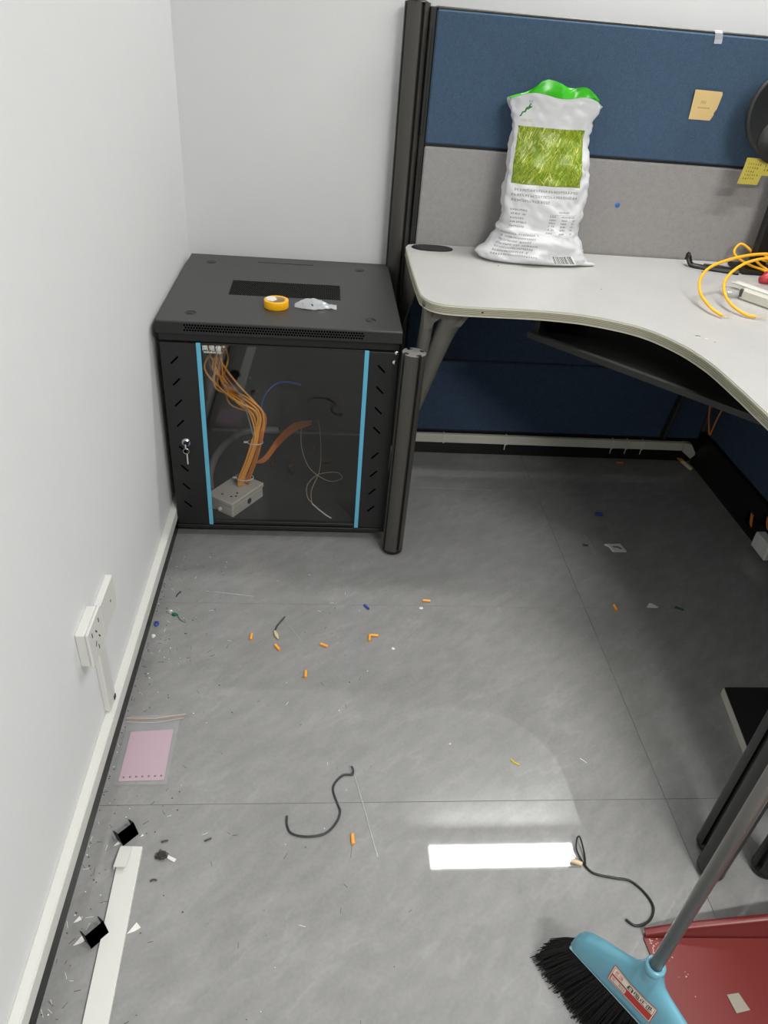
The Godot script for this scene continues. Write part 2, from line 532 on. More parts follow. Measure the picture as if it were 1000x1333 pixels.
	for a in [[0.478, 0.496, 0.035, 0.072], [0.490, 0.505, 0.033, 0.065], [0.556, 0.575, 0.078, 0.108]]:
		wi += 1
		st = new_st()
		tube(st, curve([Vector3(1.862, a[3] + 0.02, a[0] - 0.01), Vector3(1.850, a[3], a[0]), Vector3(1.850, a[2], a[1]), Vector3(1.866, a[2] - 0.015, a[1] + 0.01)], 4), 0.0026, 6)
		tag(obj("orange_wire", st, M.orange_deep), ["orange wire curving in the lower opening of the black cable base, outer strand", "orange wire in the lower opening of the black cable base, inner strand", "orange wire in the upper opening of the black cable base"][wi], "wire", "orange wires in the cable base")
	st = new_st()
	box(st, Vector3(1.828, 0.045, 0.625), Vector3(0.034, 0.055, 0.085), 0.004)
	tag(obj("power_socket", st, M.white_plastic), "white plastic socket box on the black cable base at the frame edge", "socket")
	# cable duct under the desk, along the back partition
	t = thing("cable_duct", "off-white plastic cable duct tied along the partition under the desk", "cable duct", Vector3(0.715, 0, zf))
	o = t.position
	st = new_st(); box(st, Vector3(1.255, 0.0735, 0.046) - o, Vector3(1.07, 0.034, 0.018), 0.003); obj("duct_body", st, M.old_plastic, t)
	st = new_st()
	prism(st, PackedVector2Array([Vector2(0, 0.0905), Vector2(0.030, 0.086), Vector2(0.058, 0.045), Vector2(0.044, 0.024), Vector2(0.0, 0.0565)]), -0.009, 0.009, Transform3D(Basis.IDENTITY, Vector3(1.79, 0, 0.046) - o)); obj("duct_end", st, M.old_plastic, t)
	for x in [0.88, 1.113, 1.517, 1.573, 1.633]:
		st = new_st()
		box(st, Vector3(x, 0.0735, 0.046) - o, Vector3(0.005, 0.037, 0.021), 0.001)
		if x > 1.0: box(st, Vector3(x - 0.004, 0.048, 0.056) - o, Vector3(0.003, 0.022, 0.002))
		obj("cable_tie", st, M.white_plastic, t)
	# orange cords
	st = new_st(); tube(st, curve([Vector3(1.757, 0.715, 0.16), Vector3(1.768, 0.42, 0.15), Vector3(1.785, 0.28, 0.14), Vector3(1.80, 0.19, 0.17)], 6), 0.0028, 6)
	tag(obj("orange_cable", st, M.orange_deep), "orange cord dropping from the desk to the corner, left strand", "cord", "orange cords hanging below the desk")
	st = new_st(); tube(st, curve([Vector3(1.803, 0.19, 0.172), Vector3(1.803, 0.27, 0.18), Vector3(1.812, 0.35, 0.19), Vector3(1.835, 0.42, 0.20), Vector3(1.838, 0.62, 0.20)], 6), 0.0028, 6)
	tag(obj("orange_cable", st, M.orange_deep), "orange cord curving up beside the other, right strand", "cord", "orange cords hanging below the desk")
	t = thing("network_plug", "beige sleeved orange cord end below the duct corner", "plug", Vector3(1.80, 0.0, 0.045))
	st = new_st(); tube(st, [Vector3(-0.035, 0.042, 0.040), Vector3(-0.012, 0.030, 0.040)], 0.0035, 6); tube(st, [Vector3(-0.026, 0.044, 0.044), Vector3(-0.008, 0.030, 0.044)], 0.0035, 6); obj("wire", st, M.orange_deep, t)
	st = new_st(); tube(st, [Vector3(-0.018, 0.034, 0.042), Vector3(0.022, 0.008, 0.058)], 0.0075, 8); obj("sleeve", st, M.tan, t)
	t.position.y = 0.0

# ---------------------------------------------------------------- desk
func desk() -> void:
	var t := thing("corner_desk", "white L-shaped corner desk with curved banded front edge", "desk", Vector3(1.25, 0, 0.5))
	var o := t.position
	var ctrl := [Vector2(0.675, 0.085), Vector2(0.672, 0.30), Vector2(0.673, 0.50), Vector2(0.680, 0.550), Vector2(0.700, 0.585), Vector2(0.740, 0.603), Vector2(0.82, 0.607), Vector2(0.92, 0.606), Vector2(1.002, 0.610), Vector2(1.095, 0.630), Vector2(1.198, 0.688), Vector2(1.256, 0.779), Vector2(1.284, 0.887), Vector2(1.290, 1.018), Vector2(1.290, 1.149), Vector2(1.290, 1.60), Vector2(1.292, 2.04), Vector2(1.31, 2.075), Vector2(1.35, 2.08)]
	var edge := []
	var v3 := []
	for p in ctrl: v3.append(Vector3(p.x, 0, p.y))
	for p in curve(v3, 7): edge.append(Vector2(p.x, p.z))
	var out := []
	out.append(Vector2(0.700, 0.052)); out.append(Vector2(0.684, 0.060))
	for p in edge: out.append(p)
	out.append(Vector2(1.846, 2.08)); out.append(Vector2(1.846, 0.042)); out.append(Vector2(0.75, 0.042))
	var loc := func(list: Array, inset: float) -> Array:
		var pl := PackedVector2Array()
		for p in list: pl.append(p)
		var r := []
		if inset == 0.0:
			for p in list: r.append(p - Vector2(o.x, o.z))
			return r
		var off := Geometry2D.offset_polygon(pl, -inset, Geometry2D.JOIN_ROUND)
		for p in off[0]: r.append(p - Vector2(o.x, o.z))
		return r
	var st := new_st(); flat(st, loc.call(out, 0.0015), 0.7475, 0.750); obj("tabletop", st, M.desk, t)
	# banded edge: proud and recessed layers
	st = new_st(); flat(st, loc.call(out, 0.0), 0.7445, 0.7478); obj("edge_lip", st, M.desk_lip, t)
	st = new_st()
	for k in 4: flat(st, loc.call(out, 0.0006), 0.7265 + k * 0.0045, 0.7265 + k * 0.0045 + 0.0033)
	obj("edge_band", st, M.desk_edge, t)
	st = new_st(); flat(st, loc.call(out, 0.0018), 0.7262, 0.7446); obj("core_board", st, M.desk_edge_line, t)
	st = new_st(); flat(st, loc.call(out, 0.0003), 0.7245, 0.7263); obj("edge_lip", st, M.desk_lip, t)
	# cable grommet
	st = new_st()
	var el := []
	var ei := []
	for k in 32:
		var a := TAU * k / 32
		var p := Vector2(cos(a), sin(a))
		var q := Vector2(signf(p.x) * pow(absf(p.x), 0.75) * 0.064, p.y * 0.036)
		el.append(Vector2(0.757, 0.086) + q - Vector2(o.x, o.z)); ei.append(Vector2(0.757, 0.086) + q * 0.9 - Vector2(o.x, o.z))
	flat(st, el, 0.7495, 0.7512); var gr := obj("cable_grommet", st, M.black, t)
	st = new_st(); flat(st, ei, 0.7505, 0.7518)
	var gc := obj("grommet_cover", st, M.post_dark, t)
	gc.reparent(gr)
	# legs: cast metal Y leg at the front corner, plain column at the far end
	st = new_st()
	tube(st, curve([Vector3(0.702, 0.740, 0.548) - o, Vector3(0.699, 0.70, 0.546) - o, Vector3(0.692, 0.60, 0.540) - o, Vector3(0.679, 0.48, 0.530) - o, Vector3(0.664, 0.36, 0.525) - o, Vector3(0.656, 0.2, 0.50) - o, Vector3(0.655, 0.012, 0.49) - o], 5), [0.020, 0.024, 0.022, 0.020, 0.019, 0.018, 0.0175, 0.017, 0.017, 0.017, 0.017, 0.017, 0.017, 0.017, 0.018, 0.018, 0.018, 0.018, 0.018, 0.018, 0.018, 0.018, 0.018, 0.018, 0.018, 0.018, 0.018, 0.018, 0.018, 0.018, 0.018], 14)
	tube(st, curve([Vector3(0.772, 0.740, 0.548) - o, Vector3(0.762, 0.70, 0.546) - o, Vector3(0.740, 0.63, 0.540) - o, Vector3(0.707, 0.50, 0.530) - o, Vector3(0.672, 0.36, 0.52) - o, Vector3(0.656, 0.25, 0.50) - o], 5), [0.040, 0.050, 0.046, 0.039, 0.035, 0.032, 0.031, 0.030, 0.029, 0.028, 0.027, 0.026, 0.025, 0.024, 0.024, 0.023, 0.023, 0.022, 0.021, 0.02, 0.02, 0.02, 0.02, 0.019, 0.019, 0.018], 14, 0.62, 0.95)
	prism(st, PackedVector2Array([Vector2(0.684, 0.7245), Vector2(0.825, 0.7245), Vector2(0.800, 0.708), Vector2(0.782, 0.680), Vector2(0.752, 0.680), Vector2(0.742, 0.695), Vector2(0.727, 0.700), Vector2(0.714, 0.690), Vector2(0.706, 0.672), Vector2(0.688, 0.672)]), -0.016, 0.016, Transform3D(Basis.IDENTITY, Vector3(0, 0, 0.547) - o))
	obj("leg", st, M.leg, t)
	st = new_st(); lathe(st, [Vector2(0, 0.0004), Vector2(0.0022, 0.0004), Vector2(0.0022, 0)], 10, Transform3D(Basis(Vector3.RIGHT, PI / 2), Vector3(0.824, 0.737, 0.6078) - o)); obj("screw_hole", st, M.void, t)
	st = new_st(); lathe(st, [Vector2(0, 0), Vector2(0.022, 0), Vector2(0.022, 0.008), Vector2(0.012, 0.014), Vector2(0, 0.014)], 18, Transform3D(Basis.IDENTITY, Vector3(0.655, 0, 0.49) - o)); obj("foot", st, M.black, t)
	st = new_st(); upright(st, slotted(0.03, 0.2), 0.01, 0.725, Vector3(1.77, 0, 2.02) - o); obj("leg", st, M.post, t)
	st = new_st(); lathe(st, [Vector2(0, 0), Vector2(0.03, 0), Vector2(0.03, 0.012), Vector2(0, 0.012)], 18, Transform3D(Basis.IDENTITY, Vector3(1.77, 0, 2.02) - o)); obj("foot", st, M.black, t)
	# keyboard tray hung under the corner
	t = thing("keyboard_tray", "black keyboard tray slung diagonally beneath the desk corner", "tray", Vector3(1.25, 0.60, 0.60))
	o = t.position
	var a := Vector2(0.971, 0.545)
	var b := Vector2(1.50, 1.125)
	var d := (b - a).normalized()
	var nn := Vector2(d.y, -d.x)
	var lp := func(s: float, w: float) -> Vector2: return a + d * s + nn * w - Vector2(o.x, o.z)
	var L := (b - a).length()
	st = new_st(); flat(st, [lp.call(0.0, 0.012), lp.call(L, 0.012), lp.call(L, 0.27), lp.call(0.0, 0.27)], 0.656 - o.y, 0.664 - o.y); obj("tray_board", st, M.black_plastic, t)
	st = new_st(); flat(st, [lp.call(-0.006, 0.0), lp.call(L + 0.006, 0.0), lp.call(L + 0.006, 0.014), lp.call(-0.006, 0.014)], 0.654 - o.y, 0.669 - o.y); obj("front_lip", st, M.post_dark, t)
	for s in [0.01, L - 0.01]:
		st = new_st(); flat(st, [lp.call(s - 0.008, 0.015), lp.call(s + 0.008, 0.015), lp.call(s + 0.008, 0.26), lp.call(s - 0.008, 0.26)], 0.664 - o.y, 0.7245 - o.y); obj("hanger", st, M.black_plastic, t)

# ---------------------------------------------------------------- network cabinet
func cabinet() -> void:
	var t := thing("network_cabinet", "black metal network cabinet with glass door in the corner", "cabinet", Vector3(0.324, 0, 0.29))
	var o := t.position
	var X0 := 0.018
	var X1 := 0.630
	var xc := (X0 + X1) * 0.5
	var W := X1 - X0
	var st := new_st()
	var prof := PackedVector2Array([Vector2(-0.003, 0.668), Vector2(0.582, 0.668), Vector2(0.585, 0.6665), Vector2(0.586, 0.664), Vector2(0.586, 0.638), Vector2(-0.003, 0.638)])
	var side := Transform3D(Basis(Vector3(0, 0, 1), Vector3(0, 1, 0), Vector3(-1, 0, 0)), Vector3(xc, 0, 0) - o)
	prism(st, prof, -W * 0.5 - 0.002, W * 0.5 + 0.002, side)
	var cover := obj("top_cover", st, M.cab, t)
	st = new_st(); prism(st, PackedVector2Array([Vector2(0.5865, 0.6665), Vector2(0.5880, 0.6655), Vector2(0.5925, 0.640), Vector2(0.5905, 0.6365), Vector2(0.5865, 0.6365)]), -W * 0.5 - 0.002, W * 0.5 + 0.002, side); obj("front_lip", st, M.cab_lip, cover)
	# round cable knock-outs, the back slot
	for p in [Vector2(0.087, 0.078), Vector2(0.539, 0.078), Vector2(0.093, 0.520), Vector2(0.554, 0.512)]:
		st = new_st(); lathe(st, [Vector2(0.011, 0.6681), Vector2(0.0115, 0.6688), Vector2(0.0135, 0.6688), Vector2(0.0142, 0.6680)], 20, Transform3D(Basis.IDENTITY, Vector3(p.x, 0, p.y) - o)); obj("knockout", st, M.black, cover)
		st = new_st(); lathe(st, [Vector2(0, 0.6686), Vector2(0.009, 0.6686), Vector2(0.0095, 0.6680)], 16, Transform3D(Basis.IDENTITY, Vector3(p.x, 0, p.y) - o)); obj("knockout", st, M.cab_front, cover)
	st = new_st(); box(st, Vector3(0.31, 0.6681, 0.052) - o, Vector3(0.17, 0.001, 0.004)); obj("cable_slot", st, M.black, cover)
	# perforations
	var hole := CylinderMesh.new()
	hole.top_radius = 0.0027; hole.bottom_radius = 0.0027; hole.height = 0.0006; hole.radial_segments = 6; hole.rings = 0
	holes("vent_holes", cover, hole, Vector3(0.172, 0.6682, 0.243) - o, Vector3(0.0068, 0, 0), Vector3(0, 0, 0.0058), 45, 22, Basis.IDENTITY)
	var slope := Vector3(0, -0.0255, 0.0045).normalized()
	var nrm := Vector3(0, 0.0045, 0.0255).normalized()
	var tb := Basis(Vector3.RIGHT, nrm, Vector3.RIGHT.cross(nrm))
	holes("vent_holes", cover, hole, Vector3(0.087, 0.6605, 0.5889) - o + nrm * 0.0001, Vector3(0.0068, 0, 0), slope * 0.0062, 66, 3, tb)
	# shell
	st = new_st(); box(st, Vector3(X0 + 0.004, 0.34, 0.285) - o, Vector3(0.004, 0.60, 0.56), 0.001); obj("side_panel", st, M.cab, t)
	st = new_st(); box(st, Vector3(X1 - 0.004, 0.34, 0.285) - o, Vector3(0.004, 0.60, 0.56), 0.001); obj("side_panel", st, M.cab, t)
	st = new_st(); box(st, Vector3(xc, 0.34, 0.004) - o, Vector3(W - 0.01, 0.60, 0.004)); obj("back_panel", st, M.cab_in, t)
	st = new_st(); box(st, Vector3(xc, 0.047, 0.285) - o, Vector3(W - 0.006, 0.014, 0.566), 0.002); obj("bottom_panel", st, M.cab_in, t)
	st = new_st(); box(st, Vector3(xc, 0.627, 0.565) - o, Vector3(W - 0.004, 0.024, 0.03), 0.001); obj("front_frame", st, M.cab_lip, t)
	st = new_st(); box(st, Vector3(xc, 0.042, 0.573) - o, Vector3(W, 0.012, 0.026), 0.001); obj("front_frame", st, M.cab_front, t)
	for x in [X0 + 0.05, X1 - 0.05]:
		for z in [0.06, 0.50]:
			st = new_st(); lathe(st, [Vector2(0, 0), Vector2(0.018, 0), Vector2(0.015, 0.04), Vector2(0, 0.04)], 14, Transform3D(Basis.IDENTITY, Vector3(x, 0, z) - o)); obj("foot", st, M.black, t)
	# front door: stiles with pierced slanting slots, pane, blue strips
	var dz := 0.587
	for sd in 2:
		var xa := 0.021 if sd == 0 else 0.541
		var xb := 0.116 if sd == 0 else 0.628
		st = new_st(); box(st, Vector3((xa + xb) * 0.5, 0.332, dz - 0.009) - o, Vector3(xb - xa, 0.560, 0.018), 0.0015)
		var stile := obj("door_stile", st, M.cab_front, t)
		for k in 8:
			var y := 0.566 - k * 0.0605 - (0.020 if k > 3 else 0.0)
			var s := 1.0 if (k < 4) == (sd == 0) else -1.0
			var cx := 0.055 if sd == 0 else 0.585
			st = new_st(); box(st, Vector3.ZERO, Vector3(0.027, 0.0042, 0.001), 0.0, Transform3D(Basis(Vector3.BACK, s * 0.80), Vector3(cx, y, dz + 0.0002) - o)); obj("vent_slot", st, M.void, stile)
	st = new_st(); box(st, Vector3(0.3285, 0.058, dz - 0.010) - o, Vector3(0.425, 0.010, 0.016), 0.001); obj("door_rail", st, M.cab_front, t)
	st = new_st(); box(st, Vector3(0.3285, 0.612, dz - 0.010) - o, Vector3(0.425, 0.004, 0.016), 0.001); obj("door_rail", st, M.cab_front, t)
	st = new_st(); box(st, Vector3(0.3285, 0.336, dz - 0.006) - o, Vector3(0.425, 0.550, 0.004)); obj("glass_pane", st, M.cab_glass, t)
	for x in [0.1175, 0.5445]:
		st = new_st(); box(st, Vector3(x, 0.334, dz + 0.0012) - o, Vector3(0.0115, 0.563, 0.0024), 0.0008); obj("blue_strip", st, M.cab_strip, t)
	# white print on the pane
	st = new_st()
	var g := [
		[[0.5, 0.9, 6.5, 0.9], [3.5, 0, 3.5, 1.9], [0.5, 2.1, 6.5, 2.1], [0.6, 2.1, 0.6, 7], [6.4, 2.1, 6.4, 7], [2.3, 2.7, 2.8, 3.5], [4.7, 2.7, 4.2, 3.5], [2, 4, 5, 4], [1.7, 5.2, 5.3, 5.2], [3.5, 4, 3.5, 6.8]],
		[[0.7, 0.3, 1.4, 1.2], [0.2, 2.5, 1.4, 2.5], [1.4, 2.5, 1.4, 6.5], [1.4, 6.5, 2.2, 5.6], [2.4, 1.2, 7, 1.2], [3.8, 0.2, 3.8, 2], [5.6, 0.2, 5.6, 2], [2.3, 3, 7, 3], [4.6, 2, 2.4, 6], [3.8, 4.5, 3.8, 6.8], [3.8, 4.5, 6.6, 4.5], [6.6, 4.5, 6.6, 6.8], [3.8, 6.8, 6.6, 6.8]],
		[[1.8, 0.2, 0.2, 3], [1.2, 2, 1.2, 7], [4.6, 0, 5, 0.8], [2.6, 1.4, 7, 1.4], [3, 2.7, 6.6, 2.7], [3, 3.9, 6.6, 3.9], [3, 5.1, 6.6, 5.1], [3, 5.1, 3, 7], [6.6, 5.1, 6.6, 7], [3, 7, 6.6, 7]]]
	for i in 3:
		for s in g[i]:
			var p := Vector3(0.1265 + i * 0.0165 + s[0] * 0.0019, 0.6075 - s[1] * 0.0019, 0)
			var q := Vector3(0.1265 + i * 0.0165 + s[2] * 0.0019, 0.6075 - s[3] * 0.0019, 0)
			var mid := (p + q) * 0.5
			box(st, Vector3.ZERO, Vector3((q - p).length() + 0.0012, 0.0017, 0.0005), 0.0, Transform3D(Basis(Vector3.BACK, atan2(q.y - p.y, q.x - p.x)), mid + Vector3(0, 0, dz - 0.0036) - o))
	lathe(st, [Vector2(0.0012, 0), Vector2(0.0026, 0), Vector2(0.0026, 0.0005), Vector2(0.0012, 0.0005), Vector2(0.0012, 0)], 14, Transform3D(Basis(Vector3.RIGHT, PI / 2), Vector3(0.180, 0.606, dz - 0.0036) - o))
	obj("logo_lettering", st, M.white, t)
	var tm := TextMesh.new()
	tm.text = "NAN NUO XIN"; tm.font_size = 32; tm.pixel_size = 0.00021; tm.depth = 0.0004
	var sf := SystemFont.new(); sf.font_names = PackedStringArray(["Droid Sans"]); sf.font_weight = 700
	tm.font = sf
	var tmo := MeshInstance3D.new(); tmo.mesh = tm; tmo.material_override = M.white; tmo.name = "small_lettering"
	tmo.position = Vector3(0.1515, 0.5895, dz - 0.0035) - o
	t.add_child(tmo)
	# rivets, lock
	for p in [Vector2(0.621, 0.612), Vector2(0.617, 0.586)]:
		st = new_st(); lathe(st, [Vector2(0.0062, 0), Vector2(0.0056, 0.0024), Vector2(0.003, 0.004), Vector2(0, 0.0044)], 16, Transform3D(Basis(Vector3.RIGHT, PI / 2), Vector3(p.x, p.y, dz) - o)); obj("rivet", st, M.chrome, t)
	st = new_st(); lathe(st, [Vector2(0.0125, 0), Vector2(0.0125, 0.004), Vector2(0.011, 0.006), Vector2(0.008, 0.0065), Vector2(0.0075, 0.010), Vector2(0, 0.010)], 24, Transform3D(Basis(Vector3.RIGHT, PI / 2), Vector3(0.066, 0.328, dz) - o)); var lock := obj("lock", st, M.chrome, t)
	st = new_st(); lathe(st, [Vector2(0.0072, 0.0102), Vector2(0.006, 0.0112), Vector2(0, 0.0112)], 18, Transform3D(Basis(Vector3.RIGHT, PI / 2), Vector3(0.067, 0.329, dz) - o)); obj("lock_core", st, mat(Color(0.10, 0.16, 0.24), 0.3, 0.5), lock)
	var k2 := thing("key", "small keys on a ring hanging from the cabinet lock", "key", Vector3(0.066, 0.310, dz + 0.014))
	var ring := []
	for i in 17: ring.append(Vector3(sin(TAU * i / 16) * 0.008, cos(TAU * i / 16) * 0.008 - 0.004, 0.0))
	st = new_st(); tube(st, ring, 0.0009, 6); obj("key_ring", st, M.chrome, k2)
	st = new_st(); box(st, Vector3(0, 0.011, -0.003), Vector3(0.004, 0.014, 0.010), 0.0005); box(st, Vector3(0.002, -0.028, 0), Vector3(0.0036, 0.034, 0.0018), 0.0004); obj("key_blade", st, M.chrome, k2)
	# rails
	for x in [0.075, 0.573]:
		st = new_st(); box(st, Vector3(x, 0.335, 0.45) - o, Vector3(0.04, 0.55, 0.002)); box(st, Vector3(x + (0.02 if x < 0.3 else -0.02), 0.335, 0.435) - o, Vector3(0.002, 0.55, 0.03)); obj("mounting_rail", st, M.pipe_grey if x < 0.3 else M.cab_in, t)
	st = new_st()
	box(st, Vector3(xc, 0.056, 0.012) - o, Vector3(0.56, 0.006, 0.014)); obj("back_ledge", st, M.pipe_grey, t)
	cabinet_contents()

func holes(called: String, parent: Node, mesh: Mesh, at: Vector3, dx: Vector3, dy: Vector3, nx: int, ny: int, b: Basis) -> void:
	var mm := MultiMesh.new()
	mm.transform_format = MultiMesh.TRANSFORM_3D
	mm.mesh = mesh
	mm.instance_count = nx * ny
	for j in ny:
		for i in nx:
			mm.set_instance_transform(j * nx + i, Transform3D(b, at + dx * (i + 0.5 * (j % 2)) + dy * j))
	var o := MultiMeshInstance3D.new()
	o.multimesh = mm; o.material_override = M.void; o.name = called
	o.set_meta("kind", "stuff")
	parent.add_child(o, true)

func cabinet_contents() -> void:
	# junction box standing at an angle on the cabinet floor
	var t := thing("junction_box", "grey plastic junction box with orange cables inside the glass cabinet", "box", Vector3(0.178, 0.054, 0.470), 0.98)
	var st := new_st(); box(st, Vector3(0, 0.018, 0), Vector3(0.145, 0.036, 0.095), 0.003); obj("box_base", st, M.box_grey, t)
	st = new_st(); box(st, Vector3(0, 0.044, 0), Vector3(0.150, 0.016, 0.100), 0.003); var lid := obj("lid", st, M.box_grey, t)
	for p in [Vector2(-0.045, 0.02), Vector2(-0.035, 0.03), Vector2(-0.02, 0.022), Vector2(0.04, 0.01), Vector2(-0.05, -0.01)]:
		st = new_st(); lathe(st, [Vector2(0, 0.0525), Vector2(0.0035, 0.0525), Vector2(0.0035, 0.0518)], 10, Transform3D(Basis.IDENTITY, Vector3(p.x, 0, p.y))); obj("screw_hole", st, M.black, lid)
	st = new_st(); lathe(st, [Vector2(0, 0.0005), Vector2(0.009, 0.0005), Vector2(0.010, -0.001)], 16, Transform3D(Basis(Vector3.RIGHT, PI / 2), Vector3(0.005, 0.020, 0.0478))); obj("port", st, M.black, t)
	st = new_st(); lathe(st, [Vector2(0, 0.010), Vector2(0.006, 0.010), Vector2(0.007, 0)], 12, Transform3D(Basis(Vector3.BACK, PI / 2), Vector3(-0.0725, 0.016, 0.0))); obj("gland", st, M.box_grey, t)
	# the bundle of orange cables
	var spine := [Vector3(0.155, 0.618, 0.44), Vector3(0.150, 0.56, 0.44), Vector3(0.140, 0.49, 0.42), Vector3(0.152, 0.43, 0.42), Vector3(0.205, 0.385, 0.44), Vector3(0.250, 0.350, 0.45), Vector3(0.248, 0.285, 0.46), Vector3(0.228, 0.21, 0.46), Vector3(0.205, 0.145, 0.455), Vector3(0.198, 0.112, 0.452)]
	var spread := [0.030, 0.030, 0.026, 0.026, 0.027, 0.025, 0.0165, 0.019, 0.021, 0.019]
	for i in 15:
		var a := TAU * i / 15.0 * 2.618
		var r := sqrt((i + 0.5) / 15.0)
		var pts := []
		for k in spine.size():
			var wob := a + k * 0.25 * (1.0 if i % 2 else -1.0) * (1.0 if k < 6 else 0.2)
			var extra := Vector3(rng.randf_range(-0.02, 0.02), rng.randf_range(-0.015, 0.015), rng.randf_range(-0.01, 0.01)) if k > 0 and k < 5 else Vector3.ZERO
			pts.append(spine[k] + Vector3(cos(wob), 0.5 * sin(wob) if k in [4, 5] else 0.0, sin(wob)) * spread[k] * r + extra)
		st = new_st(); tube(st, curve(pts, 5), 0.0027, 6)
		tag(obj("patch_cable", st, M.orange_cab if i % 3 else M.orange_cab2), "orange cable in the tied bundle behind the cabinet glass", "cable", "orange cables bundled in the cabinet")
	for p in [[Vector3(0.240, 0.262, 0.46), 0.0205], [Vector3(0.205, 0.135, 0.455), 0.0235]]:
		st = new_st()
		var ring := []
		for i in 21: ring.append(Vector3(cos(TAU * i / 20) * p[1] * 1.1, sin(TAU * i / 20) * 0.004, sin(TAU * i / 20) * p[1] * 1.1) + p[0])
		tube(st, ring, 0.0016, 5)
		box(st, p[0] + Vector3(-p[1] - 0.006, 0.003, 0.006), Vector3(0.012, 0.004, 0.004))
		tag(obj("cable_tie", st, M.paper), "white tie round the orange cables " + ("midway down the bundle" if p[1] < 0.022 else "just above the junction box"), "cable tie", "white ties on the orange bundle")
	# pale second fan of orange wires running to the back
	for i in 6:
		st = new_st()
		tube(st, curve([Vector3(0.235, 0.18, 0.44), Vector3(0.262, 0.150 + i * 0.004, 0.38), Vector3(0.30, 0.155 + i * 0.006, 0.28), Vector3(0.345, 0.140 + i * 0.006, 0.16), Vector3(0.40, 0.11 + i * 0.003, 0.05)], 5), 0.0022, 5)
		tag(obj("patch_cable", st, M.orange_deep), "dull orange cable fanning from the bundle towards the cabinet back", "cable", "dull orange cables fanning to the cabinet back")
	st = new_st(); tube(st, curve([Vector3(0.255, 0.30, 0.45), Vector3(0.262, 0.385, 0.44), Vector3(0.285, 0.42, 0.42), Vector3(0.32, 0.432, 0.40), Vector3(0.37, 0.415, 0.38)], 6), 0.0025, 6)
	tag(obj("patch_cable", st, M.blue), "dark blue cable arching right out of the orange bundle", "cable")
	st = new_st(); tube(st, curve([Vector3(0.158, 0.45, 0.46), Vector3(0.205, 0.42, 0.475), Vector3(0.222, 0.36, 0.475), Vector3(0.238, 0.285, 0.475)], 6), 0.0024, 6)
	tag(obj("patch_cable", st, M.pipe_grey), "grey cable joining the orange bundle from above", "cable")
	st = new_st(); tube(st, curve([Vector3(0.095, 0.075, 0.44), Vector3(0.085, 0.09, 0.36), Vector3(0.098, 0.10, 0.25), Vector3(0.14, 0.10, 0.14), Vector3(0.20, 0.09, 0.07), Vector3(0.28, 0.075, 0.04)], 6), 0.0125, 10)
	tag(obj("conduit", st, M.pipe_grey), "grey flexible conduit curving along the cabinet floor behind the box", "conduit")
	# thin yellow fibre loops on the cabinet floor
	st = new_st(); tube(st, curve([Vector3(0.365, 0.130, 0.10), Vector3(0.37, 0.10, 0.20), Vector3(0.40, 0.08, 0.30), Vector3(0.46, 0.062, 0.345), Vector3(0.505, 0.062, 0.33), Vector3(0.49, 0.064, 0.295), Vector3(0.43, 0.064, 0.31), Vector3(0.395, 0.062, 0.37), Vector3(0.395, 0.062, 0.44), Vector3(0.412, 0.060, 0.475)], 8), 0.0013, 5)
	tag(obj("fibre_lead", st, M.tan), "thin yellow fibre lead looped on the cabinet floor", "fibre lead", "fibre leads on the cabinet floor")
	t = thing("fibre_lead", "thin yellow fibre lead with white end splice on the cabinet floor", "fibre lead", Vector3(0.42, 0.054, 0.42))
	st = new_st(); tube(st, curve([Vector3(0.005, 0.10, -0.32), Vector3(0.015, 0.05, -0.22), Vector3(0.012, 0.02, -0.12), Vector3(-0.012, 0.006, -0.02), Vector3(-0.010, 0.005, 0.05)], 8), 0.0013, 5); obj("lead", st, M.tan, t)
	st = new_st(); tube(st, [Vector3(-0.008, 0.004, 0.055), Vector3(0.012, 0.004, 0.085), Vector3(0.035, 0.004, 0.115), Vector3(0.050, 0.004, 0.130)], 0.0022, 6); obj("splice", st, M.white, t)
	# on the cabinet's top
	t = thing("tape_roll", "yellow roll of adhesive tape on top of the black cabinet", "tape", Vector3(0.305, 0.668, 0.445))
	st = new_st(); lathe(st, [Vector2(0.024, 0.001), Vector2(0.032, 0.0), Vector2(0.0325, 0.001), Vector2(0.0325, 0.019), Vector2(0.032, 0.020), Vector2(0.0235, 0.0195), Vector2(0.0235, 0.0)], 36); obj("tape", st, M.tape, t)
	st = new_st(); lathe(st, [Vector2(0.0235, 0.0), Vector2(0.0235, 0.0198), Vector2(0.0215, 0.0198), Vector2(0.0215, 0.0)], 36); obj("core", st, M.card, t)
	st = new_st(); flat(st, [Vector2(-0.029, -0.008), Vector2(-0.020, -0.020), Vector2(-0.004, -0.018), Vector2(0.002, 0.004), Vector2(-0.008, 0.018), Vector2(-0.022, 0.012)], 0.0203, 0.0208); obj("torn_film", st, M.paper, t)
	t = thing("screw_bag", "small clear plastic bag of dark screws on the black cabinet", "bag", Vector3(0.405, 0.668, 0.430))
	st = new_st()
	var nz := FastNoiseLite.new(); nz.seed = 4; nz.frequency = 38.0
	st.set_smooth_group(-1)
	for i in 16:
		for j in 8:
			var q := []
			for c in [[0, 0], [1, 0], [1, 1], [0, 1]]:
				var u: float = (i + c[0]) / 16.0
				var v: float = (j + c[1]) / 8.0
				var x := lerpf(-0.052, 0.060, u)
				var wz := 0.028 * (0.45 + 0.55 * sin(PI * clampf(u * 1.25, 0, 1))) if u < 0.7 else 0.018
				var z := (v - 0.5) * 2.0 * wz
				var y := 0.001 + 0.020 * sin(PI * v) * (sin(PI * clampf(u * 1.2, 0, 1)) * 0.8 + 0.2) + 0.006 * absf(nz.get_noise_2d(x, z))
				q.append(Vector3(x, y, z))
			quad(st, q[3], q[2], q[1], q[0])
	obj("plastic_film", st, clear(Color(0.88, 0.90, 0.92), 0.5, 0.2), t)
